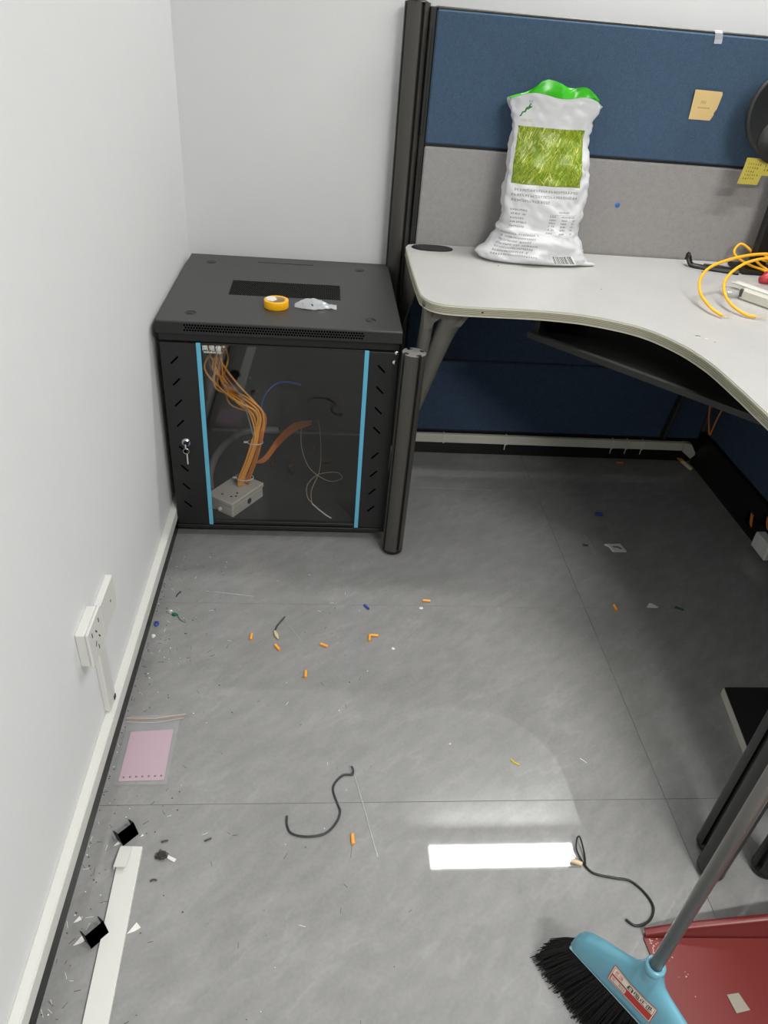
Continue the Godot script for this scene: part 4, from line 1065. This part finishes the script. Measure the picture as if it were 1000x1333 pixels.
# ---------------------------------------------------------------- broom and dustpan
func cleaning() -> void:
	var t := thing("broom", "light blue broom with black bristles and steel handle standing upright", "broom", Vector3(0.860, 0, 1.767), -0.9565)
	var tops := [[0.026, 0.086], [0.0262, 0.095], [0.028, 0.104], [0.033, 0.113], [0.044, 0.127], [0.063, 0.141], [0.088, 0.155], [0.108, 0.166], [0.119, 0.175], [0.125, 0.187], [0.129, 0.203], [0.1435, 0.204]]
	var ridge := func(x: float) -> float:
		var u := x if x <= 0.1435 else 0.287 - x
		if u <= tops[0][0]: return tops[0][1]
		for i in tops.size() - 1:
			if u <= tops[i + 1][0]: return lerpf(tops[i][1], tops[i + 1][1], (u - tops[i][0]) / (tops[i + 1][0] - tops[i][0]))
		return tops[-1][1]
	# half thickness of the head at (x, y): full below, rounded to the ridge, a round neck under the collar
	var half := func(x: float, y: float) -> float:
		var h: float = ridge.call(x)
		var f := clampf((y - 0.079) / maxf(0.002, h - 0.079), 0.0, 1.0)
		var u := minf(x, 0.287 - x)
		var e := clampf((u - 0.024) / 0.012, 0.0, 1.0)
		var body := 0.0170 * sqrt(maxf(0.0, 1.0 - pow(f, 3.5))) * sqrt(0.25 + 0.75 * e)
		var neck := absf(x - 0.1435) / 0.0155
		if neck < 1.0 and y > 0.13: body = maxf(body, lerpf(0.0, 0.0150 * sqrt(1.0 - neck * neck), smoothstep(0.13, 0.185, y)))
		return body
	var st := new_st(); st.set_smooth_group(5)
	var xs := []
	for i in 25: xs.append(lerpf(0.026, 0.125, pow(i / 24.0, 1.5)))
	for i in 12: xs.append(lerpf(0.1275, 0.1435, i / 11.0))
	for i in range(35, -1, -1): xs.append(0.287 - xs[i])
	var NV := 18
	for i in xs.size() - 1:
		for k in NV:
			var f0 := 1.0 - pow(1.0 - float(k) / NV, 1.8)
			var f1 := 1.0 - pow(1.0 - float(k + 1) / NV, 1.8)
			var ys := []
			for c in [[i, f0], [i + 1, f0], [i + 1, f1], [i, f1]]:
				var y: float = lerpf(0.079, ridge.call(xs[c[0]]), c[1])
				ys.append(Vector3(xs[c[0]], y, half.call(xs[c[0]], y)))
			quad(st, ys[0], ys[1], ys[2], ys[3])
			var m := Vector3(1, 1, -1)
			quad(st, ys[3] * m, ys[2] * m, ys[1] * m, ys[0] * m)
		var A: float = half.call(xs[i], 0.079)
		var B: float = half.call(xs[i + 1], 0.079)
		quad(st, Vector3(xs[i], 0.079, -A), Vector3(xs[i + 1], 0.079, -B), Vector3(xs[i + 1], 0.079, B), Vector3(xs[i], 0.079, A))
	for k in NV:
		for x in [xs[0], xs[-1]]:
			var y0: float = lerpf(0.079, ridge.call(x), float(k) / NV)
			var y1: float = lerpf(0.079, ridge.call(x), float(k + 1) / NV)
			quad(st, Vector3(x, y0, -half.call(x, y0)), Vector3(x, y0, half.call(x, y0)), Vector3(x, y1, half.call(x, y1)), Vector3(x, y1, -half.call(x, y1)))
	st.set_smooth_group(-1)
	obj("head", st, M.broom, t)
	st = new_st(); lathe(st, [Vector2(0.0096, 0.190), Vector2(0.0148, 0.190), Vector2(0.0156, 0.200), Vector2(0.0150, 0.206), Vector2(0.0130, 0.208), Vector2(0.0096, 0.207)], 24, Transform3D(Basis.IDENTITY, Vector3(0.1435, 0, 0))); obj("collar", st, M.broom, t)
	st = new_st(); box(st, Vector3(0.1435, 0.0795, 0), Vector3(0.232, 0.005, 0.035), 0.002); obj("lower_edge", st, mat(Color(0.55, 0.66, 0.68), 0.35), t)
	st = new_st(); lathe(st, [Vector2(0, 0.17), Vector2(0.0094, 0.17), Vector2(0.0094, 1.20), Vector2(0.008, 1.206), Vector2(0, 1.206)], 24, Transform3D(Basis.IDENTITY, Vector3(0.1435, 0, 0))); obj("handle", st, M.steel, t)
	# bristles
	st = new_st()
	for i in 3400:
		var u := rng.randf()
		var v := rng.randf_range(-1.0, 1.0)
		var x0 := lerpf(0.030, 0.257, u)
		var z0 := v * 0.014
		var flare := (u - 0.5) * 0.085 + rng.randf_range(-0.005, 0.005)
		var p0 := Vector3(x0, 0.080, z0)
		var p2 := Vector3(x0 + flare, maxf(0.0015, rng.randf_range(-0.006, 0.005)), z0 * 1.9 + 0.016 + 0.014 * sin(PI * u) + rng.randf_range(-0.008, 0.008))
		var p1 := p0.lerp(p2, 0.5) + Vector3(0.0, 0.004, 0.0)
		var w := Vector3(0.0008, 0, 0.0004)
		var w2 := Vector3(-0.0003, 0, 0.0008)
		for e in [[p0, p1, 1.0, 1.0], [p1, p2, 1.0, 0.7]]:
			quad(st, e[0] - w * e[2], e[0] + w * e[2], e[1] + w * e[3], e[1] - w * e[3])
			quad(st, e[0] - w2 * e[2], e[0] + w2 * e[2], e[1] + w2 * e[3], e[1] - w2 * e[3])
	var br := obj("bristles", st, M.bristle, t); br.set_meta("kind", "stuff")
	# sticker
	var img := rgb8(320, 132)
	img.fill(Color(0.70, 0.15, 0.13))
	img.fill_rect(Rect2i(4, 4, 312, 124), Color(0.86, 0.84, 0.78)); img.fill_rect(Rect2i(9, 9, 302, 114), Color(0.70, 0.15, 0.13))
	img.fill_rect(Rect2i(12, 12, 296, 50), Color(0.86, 0.84, 0.78)); img.fill_rect(Rect2i(16, 76, 110, 40), Color(0.82, 0.80, 0.74))
	scrawl(img, 24, 18, 26, 2, Color(0.75, 0.14, 0.12), 3, 201); scrawl(img, 24, 48, 8, 6, Color(0.75, 0.14, 0.12), 2, 202)
	scrawl(img, 118, 16, 40, 4, Color(0.10, 0.10, 0.10), 7, 203); scrawl(img, 118, 16, 40, 4, Color(0.10, 0.10, 0.10), 7, 204)
	scrawl(img, 24, 84, 22, 4, Color(0.2, 0.2, 0.2), 3, 205)
	var sm := mat(Color.WHITE, 0.35); sm.albedo_texture = ImageTexture.create_from_image(img)
	st = new_st()
	for i in 10:
		for k in 5:
			var q := []
			for c in [[i, k], [i + 1, k], [i + 1, k + 1], [i, k + 1]]:
				var x := lerpf(0.099, 0.177, c[0] / 10.0)
				var y := lerpf(0.105, 0.144, c[1] / 5.0)
				q.append(Vector3(x, y, half.call(x, y) + 0.0007))
			quad_uv(st, q[0], q[1], q[2], q[3], Vector2(i / 10.0, 1 - k / 5.0), Vector2((i + 1) / 10.0, 1 - k / 5.0), Vector2((i + 1) / 10.0, 1 - (k + 1) / 5.0), Vector2(i / 10.0, 1 - (k + 1) / 5.0))
	obj("sticker", st, sm, t)
	# dustpan
	t = thing("dustpan", "worn red plastic dustpan behind the broom in the corner of view", "dustpan", Vector3(1.19, 0, 1.86))
	var o := t.position
	var P := func(x: float, y: float, z: float) -> Vector3: return Vector3(x, y, z) - o
	st = new_st()
	# floor of the pan, rising gently to the back, 3 mm thick
	var f := [P.call(1.030, 0.001, 1.754), P.call(1.050, 0.001, 2.03), P.call(1.32, 0.016, 2.03), P.call(1.32, 0.016, 1.770)]
	solid(st, f, Vector3(0, 0.003, 0)); obj("pan_floor", st, M.red, t)
	st = new_st()
	var wv := [P.call(1.032, 0.001, 1.752), P.call(1.325, 0.001, 1.770), P.call(1.325, 0.085, 1.762), P.call(1.10, 0.030, 1.752), P.call(1.034, 0.008, 1.750)]
	var dn := Vector3(0, 0, -0.003)
	for i in range(1, 4):
		tri(st, wv[0], wv[i], wv[i + 1]); tri(st, wv[0] + dn, wv[i + 1] + dn, wv[i] + dn)
	for i in 5: quad(st, wv[i] + dn, wv[i], wv[(i + 1) % 5], wv[(i + 1) % 5] + dn)
	obj("side_wall", st, M.red, t)
	st = new_st(); tube(st, [wv[4] + Vector3(0, 0, -0.004), wv[3] + Vector3(0, 0, -0.004), wv[2] + Vector3(0, 0, -0.004)], 0.006, 8, 1.2, 0.7); obj("rim", st, M.red, t)
	st = new_st(); solid(st, [P.call(1.322, 0.0, 1.765), P.call(1.326, 0.0, 2.035), P.call(1.330, 0.12, 2.035), P.call(1.328, 0.085, 1.765)], Vector3(0.003, 0, 0)); obj("back_wall", st, M.red, t)
	st = new_st(); solid(st, [P.call(1.050, 0.001, 2.030), P.call(1.325, 0.001, 2.030), P.call(1.328, 0.085, 2.036), P.call(1.052, 0.008, 2.032)], Vector3(0, 0, 0.003)); obj("side_wall", st, M.red, t)
	st = new_st()
	for i in 60:
		var a := rng.randf() * rng.randf()
		flake(st, P.call(1.038 + a * 0.06, 0.0045 + a * 0.003, 1.757 + rng.randf() * 0.09 * (0.3 + a)), rng.randf_range(0.0006, 0.0022), rng.randf() * 3.0, 0.0004)
	var du := obj("dust", st, mat(Color(0.75, 0.60, 0.56), 0.9), t); du.set_meta("kind", "stuff")
	st = new_st(); flat(st, [Vector2(1.138, 1.852), Vector2(1.160, 1.850), Vector2(1.168, 1.876), Vector2(1.142, 1.880)], 0.0105, 0.0115)
	tag(obj("paper_scrap", st, mat(Color(0.58, 0.56, 0.51), 0.8)), "small square scrap of grey paper in the red dustpan", "paper")
	# board lying beneath the desk wing
	t = thing("panel_board", "dark-topped board with pale edge on the floor behind the posts", "board", Vector3(1.60, 0.0, 1.32))
	var B := Basis(Vector3.UP, 0.17)
	var x2 := Transform3D(Basis(Vector3.UP, 0.0), Vector3.ZERO)
	st = new_st(); flat(st, [Vector2(-0.160, -0.136), Vector2(0.2, -0.136), Vector2(0.2, 0.16), Vector2(-0.206, 0.16)], 0.0, 0.022); obj("board", st, M.box_grey, t)
	st = new_st(); flat(st, [Vector2(-0.158, -0.136), Vector2(0.2, -0.136), Vector2(0.2, 0.16), Vector2(-0.204, 0.16)], 0.022, 0.0235); obj("laminate", st, M.post_dark, t)

func solid(st: SurfaceTool, q: Array, d: Vector3) -> void:
	quad(st, q[0], q[1], q[2], q[3])
	quad(st, q[0] + d, q[3] + d, q[2] + d, q[1] + d)
	for i in 4: quad(st, q[i], q[i] + d, q[(i + 1) % 4] + d, q[(i + 1) % 4])

# ---------------------------------------------------------------- litter on the floor
func sleeve(x: float, z: float, turn: float, m: Material, label: String, group := "", called := "cable_sleeve", cat := "sleeve", ln := 0.021, r := 0.0036) -> void:
	var st := new_st()
	lathe(st, [Vector2(r * 0.5, -ln * 0.5), Vector2(r, -ln * 0.5), Vector2(r, ln * 0.5), Vector2(r * 0.5, ln * 0.5), Vector2(r * 0.5, -ln * 0.5)], 12, Transform3D(Basis(Vector3.UP, turn) * Basis(Vector3.BACK, PI / 2), Vector3.ZERO), false)
	var o := obj(called, st, m)
	o.position = Vector3(x, r, z)
	tag(o, label, cat, group)

func wire(called: String, pts: Array, r: float, m: Material, label: String, cat: String, group := "") -> void:
	var st := new_st(); tube(st, curve(pts, 6), r, 7)
	tag(obj(called, st, m), label, cat, group)

func fl(x: float, z: float, y := 0.0) -> Vector3: return Vector3(x, y, z)

func clip(at: Vector3, turn: float, tilt: float, label: String) -> void:
	var t := thing("cable_clip", label, "clip", at, turn, "black clips by the white strip")
	var b := Transform3D(Basis(Vector3.RIGHT, tilt), Vector3.ZERO)
	var st := new_st(); box(st, Vector3(0, 0.014, 0.0), Vector3(0.034, 0.028, 0.002), 0.0005, b); obj("back", st, M.void, t)
	for s in [-1, 1]:
		st = new_st(); box(st, Vector3(s * 0.0165, 0.017, -0.010), Vector3(0.0016, 0.022, 0.020), 0.0005, b); obj("arm", st, M.black, t)

func floor_bits() -> void:
	var og := "orange cable sleeves on the open floor"
	sleeve(0.268, 1.003, 1.5, M.orange, "orange sleeve on the floor furthest towards the white wall", og)
	sleeve(0.336, 1.040, 2.2, M.orange, "orange sleeve lying right beside the short black cable tip", og)
	sleeve(0.453, 1.031, -0.45, M.orange, "lone slanting orange sleeve midway between the pair and the cable tip", og)
	sleeve(0.570, 1.004, 1.5, M.orange, "upright one of the two touching orange sleeves", og)
	sleeve(0.583, 0.994, -0.1, M.orange, "sideways one of the two touching orange sleeves", og)
	sleeve(0.409, 1.129, 1.55, M.orange, "orange sleeve nearest the pink card, alone below the others", og)
	sleeve(0.735, 0.857, -0.1, M.orange, "orange sleeve beside the white crumb nearest the standing post", og)
	sleeve(1.271, 0.874, 1.65, M.orange, "orange sleeve in the desk's shade near the grey shard", og)
	sleeve(0.512, 1.556, 1.62, M.orange, "orange sleeve near the camera beside the long clear tube", og)
	wire("thin_wire", [fl(0.511, 1.566, 0.001), fl(0.509, 1.580, 0.001), fl(0.507, 1.592, 0.001)], 0.0007, M.pipe_grey, "thin grey wire poking from the nearest orange sleeve", "wire")
	sleeve(0.567, 0.885, -1.0, M.blue, "dark blue sleeve on the floor left of the orange one", "", "cable_sleeve", "sleeve", 0.020, 0.003)
	sleeve(1.459, 0.874, -0.5, M.dark_green, "dark green sleeve in the shade beneath the desk", "", "cable_sleeve", "sleeve", 0.024, 0.003)
	sleeve(1.270, 0.585, -0.2, M.dark_green, "short dark green sleeve beside clear film under the desk", "", "cable_sleeve", "sleeve", 0.016, 0.003)
	sleeve(1.366, 0.414, -0.1, M.blue, "bright blue cap on the dark floor under the desk", "", "cap", "cap", 0.020, 0.006)
	sleeve(1.56, 0.062, 0.0, M.orange_deep, "orange sleeve on the floor below the cable duct", "", "cable_sleeve", "sleeve", 0.026, 0.003)
	# black cables
	wire("black_cable", [fl(0.513, 1.396, 0.012), fl(0.517, 1.402, 0.006), fl(0.514, 1.410, 0.003), fl(0.496, 1.411, 0.003), fl(0.479, 1.428, 0.003), fl(0.474, 1.448, 0.003), fl(0.484, 1.481, 0.003), fl(0.488, 1.497, 0.003), fl(0.480, 1.520, 0.003), fl(0.458, 1.543, 0.003), fl(0.423, 1.549, 0.003), fl(0.393, 1.542, 0.003), fl(0.383, 1.524, 0.003), fl(0.382, 1.506, 0.006)], 0.0021, M.cable_black, "S-shaped black cable offcut on the open floor", "cable")
	var t := thing("black_cable", "hooked black cable with twisted end and tan connector beside the reflection", "cable", Vector3(0.96, 0, 1.62))
	var o := t.position
	var st := new_st(); tube(st, curve([fl(0.961, 1.617, 0.003) - o, fl(0.975, 1.634, 0.003) - o, fl(1.013, 1.644, 0.003) - o, fl(1.041, 1.650, 0.003) - o, fl(1.061, 1.672, 0.003) - o, fl(1.069, 1.698, 0.003) - o, fl(1.058, 1.719, 0.003) - o, fl(1.040, 1.730, 0.003) - o, fl(1.021, 1.732, 0.003) - o, fl(1.008, 1.721, 0.004) - o], 6), 0.0023, 7); obj("sheath", st, M.cord_black, t)
	st = new_st()
	tube(st, curve([fl(0.961, 1.617, 0.003) - o, fl(0.953, 1.588, 0.006) - o, fl(0.957, 1.570, 0.014) - o, fl(0.963, 1.566, 0.016) - o, fl(0.966, 1.582, 0.010) - o, fl(0.966, 1.602, 0.004) - o, fl(0.962, 1.620, 0.003) - o], 6), 0.0017, 6); obj("twisted_loop", st, M.cord_black, t)
	st = new_st(); tube(st, [fl(0.956, 1.616, 0.004) - o, fl(0.944, 1.611, 0.005) - o, fl(0.936, 1.609, 0.004) - o], [0.0045, 0.005, 0.003], 8); obj("connector", st, M.tan, t)
	st = new_st(); tube(st, [fl(0.954, 1.614, 0.003) - o, fl(0.944, 1.598, 0.004) - o, fl(0.938, 1.588, 0.004) - o], 0.0009, 5); tube(st, [fl(0.954, 1.618, 0.002) - o, fl(0.930, 1.619, 0.002) - o], 0.0012, 5); obj("bare_wires", st, M.pipe_grey, t)
	t = thing("cable_offcut", "short dark cable curling from a tan connector near the orange sleeves", "cable", Vector3(0.332, 0, 0.97))
	o = t.position
	st = new_st(); tube(st, curve([fl(0.350, 0.935, 0.010) - o, fl(0.340, 0.948, 0.006) - o, fl(0.330, 0.965, 0.003) - o, fl(0.326, 0.984, 0.003) - o], 6), 0.0018, 6); obj("sheath", st, M.cable_black, t)
	st = new_st(); tube(st, [fl(0.326, 0.982, 0.004) - o, fl(0.331, 0.998, 0.005) - o, fl(0.337, 1.010, 0.003) - o], [0.003, 0.0055, 0.002], 8, 1.0, 0.7); obj("connector", st, M.tan, t)
	# clear tubes
	wire("clear_tube", [fl(0.519, 1.408, 0.0015), fl(0.540, 1.502, 0.0015), fl(0.559, 1.594, 0.0015)], 0.0017, M.clear, "long thin clear tube slanting beside the S-shaped cable", "tube", "clear plastic tubes on the floor")
	wire("clear_tube", [fl(0.130, 0.829, 0.0015), fl(0.195, 0.837, 0.0015), fl(0.260, 0.848, 0.0015)], 0.0013, M.clear, "clear tube lying in front of the cabinet by the wall", "tube", "clear plastic tubes on the floor")
	wire("clear_tube", [fl(0.337, 0.917, 0.0012), fl(0.372, 0.976, 0.0012), fl(0.409, 1.037, 0.0012)], 0.0009, M.clear, "hair-thin clear tube beside the short dark cable", "tube", "clear plastic tubes on the floor")
	wire("yellow_strip", [fl(0.866, 1.373, 0.0015), fl(0.872, 1.382, 0.0015), fl(0.882, 1.388, 0.0015)], 0.0018, mat(Color(0.85, 0.78, 0.10), 0.5), "bent yellow scrap of wire on the open floor", "wire")
	wire("white_wire", [fl(1.024, 1.372, 0.001), fl(1.031, 1.378, 0.001), fl(1.036, 1.384, 0.001)], 0.0008, M.white, "thin white wire scrap right of the yellow one", "wire")
	wire("blue_wire", [fl(0.056, 0.852, 0.0015), fl(0.058, 0.842, 0.0015), fl(0.064, 0.832, 0.0015)], 0.0015, M.navy, "short dark blue wire near the trunking and the foil", "wire")
	# white pieces
	for p in [[0.717, 0.887, 0.007, "crumpled white plastic crumb below the orange sleeve near the post"], [0.629, 1.040, 0.006, "white plastic crumb alone right of the orange pair"], [0.736, 1.332, 0.0035, "tiny white crumb alone in the middle of the floor"]]:
		st = new_st(); box(st, Vector3(0, p[2] * 0.35, 0), Vector3(p[2] * 1.4, p[2] * 0.7, p[2] * 1.1), p[2] * 0.25, Transform3D(Basis(Vector3.UP, p[0] * 9.0), Vector3(p[0], 0, p[1])))
		tag(obj("white_crumb", st, M.white), p[3], "crumb", "white crumbs on the open floor")
	st = new_st(); flat(st, [Vector2(1.366, 0.869), Vector2(1.378, 0.853), Vector2(1.386, 0.852), Vector2(1.400, 0.868), Vector2(1.394, 0.870)], 0.0, 0.002)
	tag(obj("plastic_shard", st, M.paper), "triangular pale shard on the floor in the desk's shade", "shard")
	t = thing("keystone_plate", "small pale plastic plate with a dark slot beneath the desk", "plate", Vector3(1.368, 0, 0.597))
	st = new_st(); flat(st, [Vector2(-0.034, -0.018), Vector2(0.018, -0.021), Vector2(0.026, 0.016), Vector2(-0.018, 0.016), Vector2(-0.022, -0.008)], 0.0, 0.005); obj("plate", st, M.paper, t)
	st = new_st(); flat(st, [Vector2(-0.012, -0.008), Vector2(0.008, -0.006), Vector2(0.016, 0.006), Vector2(0.010, 0.008), Vector2(0.0, 0.0), Vector2(-0.012, 0.0)], 0.005, 0.0056); obj("slot", st, M.pipe_grey, t)
	st = new_st(); film(st, [Vector2(1.275, 0.530), Vector2(1.290, 0.528), Vector2(1.298, 0.615), Vector2(1.280, 0.640)], 0.002)
	tag(obj("clear_film", st, M.film), "scrap of clear film on the dark floor by the pale plate", "film")
	# foil and blue scrap by the trunking
	t = thing("foil_scrap", "crumpled silver foil with green wrapper by the trunking", "wrapper", Vector3(0.058, 0, 0.918))
	st = new_st(); crumple(st, Vector3(-0.008, 0.0, -0.003), Vector3(0.022, 0.010, 0.012), 5); obj("foil", st, mat(Color(0.8, 0.8, 0.78), 0.3, 0.5), t)
	st = new_st(); crumple(st, Vector3(0.006, 0.0, 0.006), Vector3(0.018, 0.009, 0.010), 9); obj("wrapper", st, M.green, t)
	st = new_st(); tube(st, curve([Vector3(0.014, 0.002, 0.010), Vector3(0.024, 0.002, 0.026), Vector3(0.038, 0.002, 0.034)], 5), 0.0007, 5); obj("thread", st, M.post, t)
	st = new_st(); crumple(st, Vector3(0.024, 0.0, 0.958), Vector3(0.012, 0.008, 0.022), 14)
	tag(obj("blue_scrap", st, M.blue), "small blue plastic scrap against the black skirting", "scrap")
	st = new_st(); crumple(st, Vector3(0.024, 0.0, 1.002), Vector3(0.012, 0.006, 0.012), 15)
	tag(obj("white_scrap", st, M.white), "small white scrap below the blue one by the skirting", "scrap")
	# zip bag with a pink card
	t = thing("zip_bag", "clear zip bag holding a pink punched card on the floor", "bag", Vector3(0.08, 0.0, 1.34))
	o = t.position
	st = new_st(); film(st, [Vector2(0.020, 1.256) - Vector2(o.x, o.z), Vector2(0.134, 1.252) - Vector2(o.x, o.z), Vector2(0.133, 1.430) - Vector2(o.x, o.z), Vector2(0.026, 1.430) - Vector2(o.x, o.z)], 0.0038); obj("film", st, M.film, t)
	st = new_st(); tube(st, [fl(0.016, 1.262, 0.004) - o, fl(0.080, 1.264, 0.006) - o, fl(0.144, 1.252, 0.006) - o], 0.0014, 5); tube(st, [fl(0.016, 1.272, 0.004) - o, fl(0.080, 1.275, 0.005) - o, fl(0.142, 1.262, 0.005) - o], 0.0011, 5); obj("zip", st, clear(Color(0.85, 0.82, 0.80), 0.6, 0.2), t)
	st = new_st(); film(st, [Vector2(0.02, 1.264) - Vector2(o.x, o.z), Vector2(0.136, 1.256) - Vector2(o.x, o.z), Vector2(0.136, 1.262) - Vector2(o.x, o.z), Vector2(0.02, 1.271) - Vector2(o.x, o.z)], 0.0048); obj("zip_band", st, clear(Color(0.75, 0.60, 0.55), 0.5, 0.3), t)
	t = thing("pink_card", "pale pink card with a row of punched holes inside the zip bag", "card", Vector3(0.078, 0.0, 1.358))
	o = t.position
	st = new_st(); flat(st, [Vector2(0.034, 1.298) - Vector2(o.x, o.z), Vector2(0.123, 1.291) - Vector2(o.x, o.z), Vector2(0.126, 1.419) - Vector2(o.x, o.z), Vector2(0.035, 1.421) - Vector2(o.x, o.z)], 0.0008, 0.0026); obj("sheet", st, M.pink, t)
	for k in 7:
		st = new_st(); lathe(st, [Vector2(0, 0.0030), Vector2(0.0022, 0.0030), Vector2(0.0022, 0.0026)], 10, Transform3D(Basis.IDENTITY, fl(0.044 + k * 0.0125, 1.412 - k * 0.0005) - o)); obj("punched_hole", st, M.post, t)
	# white strip and black clips
	t = thing("trunking_strip", "long white trunking strip lying on the floor beside the wall", "strip", Vector3(0.095, 0, 1.8))
	o = t.position
	var a := [Vector2(0.074, 1.564), Vector2(0.114, 1.566), Vector2(0.122, 1.86), Vector2(0.130, 2.15), Vector2(0.090, 2.15), Vector2(0.082, 1.86)]
	for i in a.size(): a[i] -= Vector2(o.x, o.z)
	st = new_st(); flat(st, a, 0.0055, 0.007); obj("face", st, M.white_plastic, t)
	for s in 2:
		st = new_st()
		var e := [a[0], a[5], a[4]] if s == 0 else [a[1], a[2], a[3]]
		for i in 2:
			var w := Vector2(0.0012 if s == 0 else -0.0012, 0)
			flat(st, [e[i], e[i + 1], e[i + 1] + w, e[i] + w], 0.0, 0.0056)
		obj("side_lip", st, M.white_plastic, t)
	st = new_st(); box(st, Vector3(0, 0.0012, 0), Vector3(0.022, 0.0015, 0.044), 0.0, Transform3D(Basis(Vector3.UP, -0.03) * Basis(Vector3.RIGHT, -0.20), fl(0.084, 1.590, 0.0125))); box(st, Vector3(-0.0105, -0.003, 0), Vector3(0.001, 0.008, 0.044), 0.0, Transform3D(Basis(Vector3.UP, -0.03) * Basis(Vector3.RIGHT, -0.20), fl(0.084, 1.590, 0.0125)))
	tag(obj("trunking_offcut", st, M.white_plastic), "short white offcut resting on the far end of the long white strip", "strip")
	clip(Vector3(0.088, 0.0, 1.548), 0.80, -0.45, "black U-shaped clip on the floor at the end of the long white strip")
	clip(Vector3(0.078, 0.004, 1.733), 0.80, -0.45, "black U-shaped clip propped against the side of the long white strip")
	for p in [[0.064, 1.556, 0.005, "white plastic chip under the farther black clip, on its wall side"], [0.107, 1.540, 0.003, "small white plastic chip under the farther black clip, away from the wall"], [0.043, 1.730, 0.009, "white plastic chip between the nearer black clip and the wall"], [0.129, 1.712, 0.010, "white plastic chip at the open side of the long white strip"], [0.030, 1.695, 0.006, "white plastic chip against the skirting near the nearer clip"]]:
		st = new_st(); flat(st, [Vector2(p[0] - p[2], p[1] + p[2] * 0.9), Vector2(p[0] + p[2] * 0.2, p[1] - p[2]), Vector2(p[0] + p[2] * 1.1, p[1] - p[2] * 0.1), Vector2(p[0] + p[2] * 0.2, p[1] + p[2] * 0.5)], 0.0, 0.0012)
		tag(obj("plastic_chip", st, M.white), p[3], "chip", "white plastic chips by the clips")
	# tangle of brown-grey threads
	t = thing("wire_wool", "small tangle of dark grey threads beside the end of the white strip", "threads", Vector3(0.152, 0, 1.583))
	st = new_st()
	for i in 14:
		var pts := []
		var ph := rng.randf() * 6.0
		for k in 7: pts.append(Vector3(0.011 * rng.randf() * cos(ph + k * 2.1) + rng.randf_range(-0.004, 0.004), 0.002 + rng.randf() * 0.007, 0.009 * rng.randf() * sin(ph + k * 2.1) + rng.randf_range(-0.003, 0.003)))
		tube(st, curve(pts, 4), 0.0008, 4)
	obj("tangle", st, mat(Color(0.26, 0.24, 0.22), 0.8), t)
	st = new_st(); flat(st, [Vector2(0.012, -0.002), Vector2(0.028, 0.006), Vector2(0.025, 0.012), Vector2(0.010, 0.004)], 0.001, 0.002); obj("white_tab", st, M.paper, t)
	for p in [[0.152, 1.553, 0.5, "dark fibre scrap just beyond the grey thread tangle"], [0.146, 1.628, -0.2, "dark fibre scrap on the near side of the grey thread tangle"], [0.233, 1.552, 1.2, "dark curved fibre scrap alone between the tangle and the S-shaped cable"]]:
		wire("dark_fibre", [fl(p[0] - 0.006, p[1] + 0.002, 0.002), fl(p[0], p[1], 0.003), fl(p[0] + 0.006, p[1] - 0.003 * p[2], 0.002)], 0.0016, M.post, p[3], "scrap", "dark fibre scraps by the tangle")
	# specks nobody would count: dark and pale crumbs strewn by the wall
	var dark := new_st()
	var pale := new_st()
	for i in 330:
		var z := rng.randf_range(0.66, 1.9)
		var x := 0.014 + 0.16 * pow(rng.randf(), 2.2) + (rng.randf() * 0.5 if rng.randf() < 0.3 else 0.0)
		var s := dark if rng.randf() < 0.72 else pale
		if x > 0.07 and x < 0.135 and z > 1.54: continue
		if x > 0.02 and x < 0.145 and z > 1.24 and z < 1.44: continue
		if rng.randf() < 0.45:
			var an := rng.randf() * TAU
			var ln := rng.randf_range(0.002, 0.007)
			var wd := Vector2(-sin(an), cos(an)) * 0.0003
			var dv := Vector2(cos(an), sin(an)) * ln
			var c := Vector2(x, z)
			flat(s, [c - dv - wd, c + dv - wd, c + dv + wd, c - dv + wd], 0.0, 0.0005)
		else:
			flake(s, Vector3(x, 0, z), rng.randf_range(0.0008, 0.0022), rng.randf() * 3.0, 0.0008)
	var ds := obj("dark_crumbs", dark, M.post_dark); ds.set_meta("kind", "stuff"); tag(ds, "dark crumbs and fibres strewn over the floor along the wall", "crumbs")
	var ps := obj("pale_crumbs", pale, M.white); ps.set_meta("kind", "stuff"); tag(ps, "pale plastic crumbs strewn over the floor along the wall", "crumbs")

func film(st: SurfaceTool, p: Array, y: float) -> void:
	quad(st, Vector3(p[3].x, y, p[3].y), Vector3(p[2].x, y, p[2].y), Vector3(p[1].x, y, p[1].y), Vector3(p[0].x, y, p[0].y))

func crumple(st: SurfaceTool, c: Vector3, size: Vector3, s: int) -> void:
	var r := RandomNumberGenerator.new(); r.seed = s
	var n := 8
	var m := 4
	var g := []
	for i in m + 1:
		var row := []
		for j in n:
			var th := PI * 0.5 * i / m
			var a := TAU * j / n
			var k := r.randf_range(0.75, 1.1)
			row.append(c + Vector3(cos(a) * cos(th) * size.x * 0.5 * k, sin(th) * size.y * k, sin(a) * cos(th) * size.z * 0.5 * k))
		g.append(row)
	for i in m:
		for j in n:
			quad(st, g[i][j], g[i + 1][j], g[i + 1][(j + 1) % n], g[i][(j + 1) % n])
